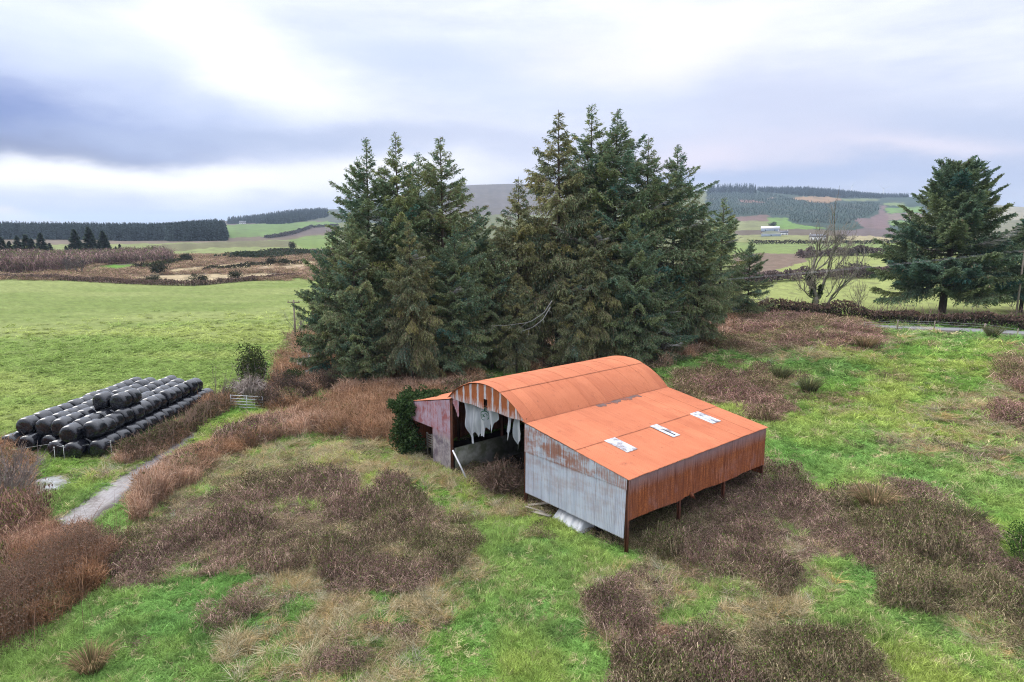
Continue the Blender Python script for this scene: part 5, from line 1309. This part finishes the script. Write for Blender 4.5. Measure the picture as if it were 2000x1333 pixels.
# tall dead stems along the lane
x, y, r = cells(.0092, 16, 110, seed=5); z = T(x, y); k, px, py = classify(x, y, z); u = rng.random(len(x))
lx, ly = barn_local(x, y)
keep = ((k == K_SCRUB) & (u < .85)) | ((k == K_WOOD) & (u < .16)) | ((k == K_BRAM) & (u < .001))
x, y, z, r, k = x[keep], y[keep], z[keep], r[keep], k[keep]; n = len(x); s = np.maximum(.35, r*.0092)
qx, qy, _ = project(x, y, z)
h = (.8+1.5*fbm(x*.25, y*.25, 72, 3))*(.75+.5*rng.random(n)); low = ((qx < 470) & (qy > 760) & (qy < 910)) | (qx < 240); h = np.where(low, h*.72, h); h = np.where(k == K_BRAM, h*.7, h)
q = sstep(.42, .60, fbm(x*.16, y*.16, 73, 3))[:, None]
tint = (np.array([1.46, 1.28, 1.10])*(1-q)+np.array([1.75, 1.68, 1.68])*q)*(.75+.5*rng.random((n, 1)))
tint = np.where((qx < 240)[:, None] & (qy > 1000)[:, None], tint*np.array([.88, .82, .78]), tint)
scatter('scrub', C_scrub, 5, np.stack([x, y, z], 1), euler(n, .30), np.stack([s*2.4, s*2.4, h], 1), tint)
# scrub over the boggy land beyond the field and the willow thicket on its left
x, y, r = cells(.0075, 170, 560, -42, -13, seed=6); z = T(x, y); px, py, _ = project(x, y, z); u = rng.random(len(x))
heath = (py < 549) & (py > 496) & (px < 650)
pale = np.zeros(len(x), bool)
for p, c in FARP[8:13]: pale |= inpoly(px, py, p)
will = inpoly(px, py, [(-500, 500), (120, 512), (300, 504), (330, 510), (180, 519), (110, 533), (-500, 537)])
green = inpoly(px, py, FARP[1][0])
keep = (heath & ~pale & ~green & (u < .35)) | (will & (u < .9)) | (pale & (u < .03))
x, y, z, r, will, px = x[keep], y[keep], z[keep], r[keep], will[keep], px[keep]; n = len(x); s = r*.0075
h = np.where(will, 3.4+3.0*fbm(x*.03, y*.03, 74, 3)+1.5*rng.random(n), .7+.9*rng.random(n))
tint = np.where(will[:, None], np.array([1.75, 1.62, 1.85]), np.array([2.1, 1.9, 1.75]))*(.7+.6*rng.random((n, 1)))*1.0
scatter('scrub', C_bram, 6, np.stack([x, y, z], 1), euler(n, .1), np.stack([np.where(will, s*2.4, s*2.2)]*2+[h], 1), tint)

# ------------------------------------------------------------------ far woods (each wood reads as one mass)
def lowfir(seed, n=190):
    r = np.random.default_rng(seed); vg = VG(); z = .06+.92*r.random(n)**1.25; rad = .21*(1-z)**.75*(.7+.5*r.random(n)); a = r.random(n)*6.28
    c = np.stack([rad*.7*np.cos(a), rad*.7*np.sin(a), z], 1); d = np.stack([np.cos(a), np.sin(a), -.45+.7*z], 1)
    ln = .06+.17*(1-z)
    vg.add(leaves(c, ln, ln*.5, d, np.tile([0, 0, 1.], (n, 1))+r.normal(size=(n, 3))*.5), np.repeat((.6+.8*r.random((n, 1)))*np.ones(3), 4, 0))
    P = np.stack([np.zeros((3, 3)), np.tile([0, 0, .98], (3, 1))], 1); vg.add(ribbons(P, np.tile([.03, .004], (3, 1))), (.7, .6, .5)); return vg
C_fir = variants('fir', [lowfir(300+i) for i in range(5)])
def wood(name, label, poly, r0, r1, spacing, ht, col, seed, amin, amax, var=.25, thin=1.):
    r = np.random.default_rng(seed); xs = np.arange(r0*math.sin(math.radians(amin))-900, r1*math.sin(math.radians(amax))+900, spacing); ys = np.arange(r0*.7, r1, spacing)
    X, Y = np.meshgrid(xs, ys); x = (X+r.random(X.shape)*spacing).ravel(); y = (Y+r.random(X.shape)*spacing).ravel(); rr = np.hypot(x, y); m = (rr > r0) & (rr < r1); x, y, rr = x[m], y[m], rr[m]; z = T(x, y)
    px, py, _ = project(x, y, z); m = inpoly(px+(vnoise(x*.02, y*.02, seed)-.5)*5, py+(vnoise(x*.02, y*.02, seed+1)-.5)*2, poly) & (r.random(len(x)) < thin); x, y, z = x[m], y[m], z[m]; n = len(x)
    h = ht*(1-var+2*var*r.random(n)); 
    scatter(name, C_fir, 5, np.stack([x, y, z-.3], 1), euler(n, .03), np.stack([h*.95, h*.95, h], 1), np.array(col)*(.65+.7*r.random((n, 1))), label)
    return n
FN = []
FN.append(wood('plantation', 'long dark conifer plantation across the flat land on the left', [(-500, 455), (440, 455), (441, 472), (300, 471), (0, 468), (-500, 468)], 860, 1500, 6.2, 20, (.050, .070, .066), 401, -45, -22))
FN.append(wood('plantation', 'farther conifer plantation on the skyline behind the long one', [(235, 440), (430, 440), (430, 452), (235, 452)], 1900, 2900, 13, 17, (.055, .075, .072), 402, -34, -22))
FN.append(wood('hillside_wood', 'dark wood on the crest of the left hill above the green field', [(447, 418), (640, 398), (640, 424), (600, 433), (560, 437), (520, 438), (480, 437), (447, 438)], 1500, 2700, 13, 20, (.052, .072, .066), 403, -28, -15))
FN.append(wood('hillside_wood', 'young blue-green plantation covering the right hill', [(1380, 371), (1500, 376), (1560, 392), (1640, 398), (1716, 396), (1716, 412), (1690, 424), (1660, 436), (1640, 452), (1600, 444), (1545, 434), (1540, 422), (1500, 420), (1440, 422), (1380, 424)], 1500, 3300, 11.5, 5.0, (.080, .112, .092), 404, 14, 32))  # tree colour lightened to imitate haze over the hill
FN.append(wood('hillside_wood', 'dark mature plantation along the top of the right hill', [(1480, 368), (1600, 366), (1700, 372), (1770, 380), (1775, 387), (1640, 387), (1560, 382), (1480, 376)], 2500, 3600, 15, 17, (.050, .072, .070), 405, 18, 34))  # some haze painted into this tree colour as well
FN.append(wood('hillside_wood', 'thin row of firs on the skyline right of the spruces', [(1385, 368), (1476, 370), (1476, 378), (1385, 378)], 2900, 3300, 15, 28, (.034, .05, .042), 406, 14, 24, .35, .5))
# individual firs in the middle distance on the left
fme = [lowfir(320+i, 900).mesh('crown', M_veg) for i in range(4)]
for me in fme:
    a = me.attributes['col'].data; v = np.zeros(len(a)*4, np.float32); a.foreach_get('color', v); v = v.reshape(-1, 4); v[:, :3] *= np.array([.085, .115, .085]); a.foreach_set('color', v.ravel())
mt = MB(); mt.tube([(0, 0, -.05), (0, 0, .9)], [.018, .004], 6); tme = mt.mesh('trunk', M_bark)
FG = 'young firs standing over the willow thicket on the left'
firs = [(-20, 512, 9), (8, 513, 9.5), (22, 512, 8), (38, 512, 10), (55, 511, 10.5), (66, 511, 9), (84, 509, 11), (100, 508, 7), (131, 505, 5.5), (150, 506, 12.5), (157, 505, 8), (178, 505, 13.5), (196, 506, 7.5), (205, 505, 12), (212, 505, 8), (228, 506, 5.5), (236, 506, 6.5)]
fl = ['leftmost young fir of the thicket, cut off by the picture edge', 'short fir next to the left picture edge', 'narrow fir third from the left edge in the thicket', 'stout fir fourth from the left in the thicket', 'fir fifth from the left with a dense crown', 'slim fir just left of the broad dark one', 'broad dark fir right of the dense left group', 'low fir at the right foot of the broad dark one', 'tiny fir alone before the pair of tall ones', 'left one of the two tall firs above the willows', 'small fir tucked beside the left tall one', 'right one of the two tall firs above the willows', 'low fir at the left foot of the thin pale one', 'thin pale fir right of the two tall ones', 'small fir at the right foot of the thin pale one', 'low pointed fir second from the right end of the group', 'rightmost low fir of the group above the willows']
for (px, py, h), lab in zip(firs, fl):
    g = ground_at(px, py); t = thing('fir_tree', lab, 'fir tree', g-np.array([0, 0, .3]), rng.random()*6, FG); t.scale = (h*1.6, h*1.6, h*1.12)
    link('trunk', tme, t); link('crown', fme[rng.integers(4)], t)
g = ground_at(436, 431); t = thing('round_tree', 'solitary round dark tree on the left skyline before the hill wood', 'tree', g); t.scale = (20, 20, 16); link('trunk', tme, t); link('crown', fme[0], t)

# ------------------------------------------------------------------ far farm buildings and turbines
M_wall = mat_simple('white_render', (.72, .72, .72), .85, .2, .06); M_slate = mat_simple('slate_roof', (.16, .16, .18), .7, .3, .15); M_tinr = mat_simple('pale_tin_roof', (.74, .75, .78), .5, .4, .08); M_glass = mat_simple('dark_window', (.04, .05, .06), .2, .5, .1); M_bluew = mat_simple('blue_grey_wall', (.30, .36, .45), .8, .2, .1)
def house(px, py, w, d, h, rh, label, wall, roof, name='farm_house', nwin=3, chim=True, round_=False):
    g = ground_at(px, py); az = math.atan2(g[0], g[1]); t = thing(name, label, 'building', g-np.array([0, 0, .5]), -az)
    m = MB(); m.box((-w/2, -d/2, 0), (w/2, d/2, h)); m.build('wall', wall, t)
    m = MB()
    if round_:
        th = np.linspace(0, PI, 13); a = np.stack([w/2*1.02*np.cos(th), 0*th-d/2-.2, h+rh*np.sin(th)], 1); b = a+np.array([0, d+.4, 0])
        V = np.concatenate([a, b]); Q = [[i, i+1, i+14, i+13] for i in range(12)]; m.add(V, Q, [[0, i, i+1] for i in range(1, 12)])
    else:
        e = .3; V = [(-w/2-e, -d/2-e, h), (w/2+e, -d/2-e, h), (w/2+e, d/2+e, h), (-w/2-e, d/2+e, h), (-w/2-e, 0, h+rh), (w/2+e, 0, h+rh)]
        m.add(V, [[0, 1, 5, 4], [2, 3, 4, 5], [3, 2, 1, 0]], [[1, 2, 5], [3, 0, 4]])
    r_o = m.build('roof', roof, t)
    if chim:
        for x in (-w/2+.6, w/2-.6):
            m = MB(); m.box((x-.45, -.4, h+rh-.8), (x+.45, .4, h+rh+1.2)); m.build('chimney', wall, r_o)
    for i in range(nwin):
        x = -w/2+w*(i+.5)/nwin; m = MB(); m.box((x-.6, -d/2-.06, h*.35), (x+.6, -d/2+.02, h*.75)); m.build('window', M_glass, t)
house(1506, 462, 24, 14, 3.2, 4.5, 'white round-roofed shed at the foot of the right hill', M_bluew, M_tinr, 'farm_shed', 1, False, True)
house(1504, 452.5, 27, 12, 4.5, 4.0, 'long farm shed with a pale roof at the foot of the hill', M_bluew, M_tinr, 'farm_shed', 2, False)
house(1529, 459.5, 13, 8, 3.5, 3.0, 'small white house right of the pale-roofed farm sheds', M_wall, M_slate)
house(1598, 470, 17, 8, 3.8, 3.2, 'white farmhouse half hidden behind the bare tree twigs', M_wall, M_slate, 'farm_house', 4)
house(474, 438, 18, 9, 4, 4, 'tiny white house below the wood on the left hill', M_wall, M_slate)
M_turb = mat_simple('white_turbine', (.62, .63, .66), .5, .4, .04)
def turbine(px, py_hub, r, rot, label, py_base=392):
    d = raydir(px, py_hub); d = d/np.hypot(d[0], d[1]); p = d*r+np.array([0, 0, CAMH]); zg = float(T(p[0], p[1])); hh = p[2]-zg
    t = thing('wind_turbine', label, 'wind turbine', (p[0], p[1], zg), -math.atan2(p[0], p[1])); sc = 33*r/4300
    m = MB(); m.tube([(0, 0, -3), (0, 0, hh)], [2.6, 1.5], 10); m.build('tower', M_turb, t, True)
    m = MB(); m.box((-1.8, -4, hh-1.6), (1.8, 4, hh+1.8)); m.build('nacelle', M_turb, t)
    m = MB(); m.tube([(0, -6.4, hh), (0, -5.2, hh), (0, -4, hh)], [.4, 1.6, 1.9], 8); m.build('hub', M_turb, t, True)
    for k in range(3):
        a = rot+k*2*PI/3; ca, sa = math.cos(a), math.sin(a); m = MB(); q = lambda u, v, w: (ca*u-sa*v, -5.2+w, hh+sa*u+ca*v)
        m.hexa([q(1, -1.0, -.5), q(1, 1.0, -.5), q(1, 1.0, .5), q(1, -1.0, .5), q(sc, -.25, -.15), q(sc, .35, -.15), q(sc, .35, .15), q(sc, -.25, .15)]); m.build('blade', M_turb, t)
turbine(1726, 369, 4300, .35, 'white wind turbine on the skyline left of the lone conifer')
turbine(1664, 364, 5200, 1.0, 'fainter wind turbine with only its upper part over the hilltop')

# ------------------------------------------------------------------ sky, sun, camera
SUN_EL, SUN_AZ = math.radians(42), math.radians(-62)      # azimuth from +Y, negative to the left
w = bpy.data.worlds.new('World'); bpy.context.scene.world = w; w.use_nodes = True; nt = w.node_tree; nt.nodes.clear(); N = NT(nt)
out = N.n('ShaderNodeOutputWorld'); tc = N.n('ShaderNodeTexCoord').outputs['Generated']
sky = N.n('ShaderNodeTexSky', sky_type='NISHITA'); sky.sun_disc = False; sky.sun_elevation = SUN_EL; sky.sun_rotation = SUN_AZ; sky.altitude = 100; sky.air_density = 1; sky.dust_density = 2
sx = N.n('ShaderNodeSeparateXYZ'); N.L(tc, sx.inputs[0])
el0 = N.math('ARCSINE', sx.outputs[2]); az0 = N.math('ARCTAN2', sx.outputs[0], sx.outputs[1])
# slow warping so no cloud has a plain outline
sv = N.mapping(tc, (1, 1, 2.6))
w1 = N.noise(sv, 3.2, 5, .55); w2 = N.noise(N.mapping(sv, (1, 1, 1), (7, 3, 1)), 3.0, 5, .55); w3 = N.noise(N.mapping(tc, (1.4, 1.4, 7)), 4.0, 6, .6); w4 = N.noise(N.mapping(tc, (1.2, 1.2, 16), (3, 1, 0)), 5.0, 5, .55)
az = N.math('ADD', az0, N.math('MULTIPLY_ADD', w1, .34, -.17)); el = N.math('ADD', el0, N.math('MULTIPLY_ADD', w2, .13, -.065))
def pa_(px, py):
    d = raydir(px, py); d /= np.linalg.norm(d); return math.atan2(d[0], d[1]), math.asin(d[2])
def blob(cur, px, py, sxp, syp, col, strg, shear=0., mod=None):
    a, e = pa_(px, py); a2, _ = pa_(px+sxp, py); _, e2 = pa_(px, py-syp); sa, se = abs(a2-a), abs(e2-e)
    da = N.math('SUBTRACT', az, a); de = N.math('SUBTRACT', el, e)
    if shear: de = N.math('SUBTRACT', de, N.math('MULTIPLY', da, shear))
    d2 = N.math('ADD', N.math('POWER', N.math('ABSOLUTE', N.math('DIVIDE', da, sa)), 2.), N.math('POWER', N.math('ABSOLUTE', N.math('DIVIDE', de, se)), 2.))
    f = N.math('MULTIPLY', N.math('EXPONENT', N.math('MULTIPLY', d2, -1.)), strg)
    if mod is not None: f = N.math('MULTIPLY', f, mod, clamp=True)
    return N.mix(f, cur, lin(*col))
base = N.ramp(N.math('MULTIPLY', el0, 2.2), [(0., lin(200, 206, 226)), (.18, lin(208, 212, 232)), (.45, lin(230, 233, 245)), (.75, lin(238, 241, 248))])
streak = N.ramp(w3, [(.35, 0.), (.7, 1.)])
base = N.mix(N.math('MULTIPLY', streak, .62), base, lin(188, 196, 222))
c = base
c = blob(c, 1750, 300, 520, 90, (172, 182, 213), .8)
c = blob(c, 1850, 230, 260, 60, (182, 192, 220), .7)
c = blob(c, 1450, 210, 260, 60, (196, 200, 224), .7)
c = blob(c, 1380, 300, 260, 45, (232, 221, 234), .7)
c = blob(c, 1800, 285, 200, 22, (236, 226, 236), .6)
c = blob(c, 1500, 345, 500, 22, (168, 182, 218), .8)
c = blob(c, 900, 130, 420, 60, (192, 203, 230), .8, -.15)
c = blob(c, 430, 90, 120, 130, (255, 255, 255), 1.0, -.5)
c = blob(c, 560, 150, 160, 70, (250, 250, 253), .7, -.35)
c = blob(c, 1370, 45, 220, 70, (252, 250, 252), .8)
c = blob(c, 1250, 120, 200, 50, (240, 236, 246), .6)
c = blob(c, 90, 60, 260, 80, (214, 224, 241), .6)
c = blob(c, 330, 190, 360, 70, (186, 197, 228), .85, -.25)
c = blob(c, 150, 220, 420, 62, (132, 150, 203), .9, -.22)
c = blob(c, -20, 225, 250, 85, (70, 98, 168), 1.0)
c = blob(c, 80, 285, 330, 34, (78, 94, 150), 1.0)
c = blob(c, 560, 268, 380, 30, (158, 170, 204), .85)
c = blob(c, 900, 280, 300, 26, (192, 198, 222), .6)
c = blob(c, 380, 352, 430, 36, (255, 253, 252), 1.0)
c = blob(c, 100, 350, 260, 30, (252, 252, 254), .9)
c = blob(c, 760, 340, 200, 34, (248, 245, 248), .8)
bars = N.ramp(w4, [(.46, 0.), (.60, 1.)])
c = blob(c, 200, 412, 520, 26, (196, 205, 230), .9, 0, bars)
c = blob(c, -20, 438, 160, 9, (255, 236, 220), .8)
# overcast is much brighter overhead than near the horizon
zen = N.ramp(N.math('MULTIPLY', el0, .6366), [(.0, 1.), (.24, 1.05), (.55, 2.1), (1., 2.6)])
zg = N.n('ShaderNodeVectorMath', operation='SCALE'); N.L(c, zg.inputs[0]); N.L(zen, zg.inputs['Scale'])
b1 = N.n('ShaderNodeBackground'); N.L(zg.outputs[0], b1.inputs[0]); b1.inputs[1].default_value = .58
b2 = N.n('ShaderNodeBackground'); N.L(sky.outputs[0], b2.inputs[0]); b2.inputs[1].default_value = .10
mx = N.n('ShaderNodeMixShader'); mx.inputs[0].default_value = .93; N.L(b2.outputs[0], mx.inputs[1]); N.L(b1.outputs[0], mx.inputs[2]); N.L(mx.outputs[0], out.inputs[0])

# the damp air: one closed box round everything on the ground
m_h, nt_h, out_h = newmat('haze'); vp = nt_h.nodes.new('ShaderNodeVolumePrincipled'); vp.inputs['Color'].default_value = (.62, .78, 1, 1); vp.inputs['Density'].default_value = .00010; vp.inputs['Anisotropy'].default_value = .2
nt_h.links.new(vp.outputs[0], out_h.inputs['Volume'])
hz = MB(); hz.box((-12600, -12600, -6), (12600, 12600, 262)); hz.build('haze', m_h, None, kind='stuff')
sl_ = bpy.data.lights.new('sun', 'SUN'); sl_.energy = 1.5; sl_.angle = math.radians(40); sl_.color = (1, .96, .90)
so = bpy.data.objects.new('sun', sl_); C.objects.link(so)
sd = Vector((math.sin(SUN_AZ)*math.cos(SUN_EL), math.cos(SUN_AZ)*math.cos(SUN_EL), math.sin(SUN_EL)))
so.rotation_euler = (-sd).to_track_quat('-Z', 'Y').to_euler(); so.location = (-60, 0, 80)

cam = bpy.data.cameras.new('camera'); co = bpy.data.objects.new('camera', cam); C.objects.link(co)
co.location = (0, 0, CAMH); co.rotation_euler = (PI/2-PITCH, 0, 0); cam.sensor_width = 36; cam.lens = 36*F_PX/2000; cam.clip_start = .5; cam.clip_end = 40000
sc = bpy.context.scene; sc.camera = co
sc.view_settings.view_transform = 'Standard'; sc.view_settings.look = 'None'; sc.view_settings.exposure = 1.08; sc.view_settings.gamma = 1
sc.render.engine = 'CYCLES'; sc.cycles.max_bounces = 5; sc.cycles.diffuse_bounces = 3; sc.cycles.glossy_bounces = 2; sc.cycles.transmission_bounces = 3; sc.cycles.transparent_max_bounces = 4
sc.cycles.use_denoising = True; sc.cycles.denoiser = 'OPENIMAGEDENOISE'; sc.cycles.denoising_input_passes = 'RGB_ALBEDO_NORMAL'; sc.cycles.denoising_prefilter = 'NONE'; sc.cycles.filter_width = 1.1
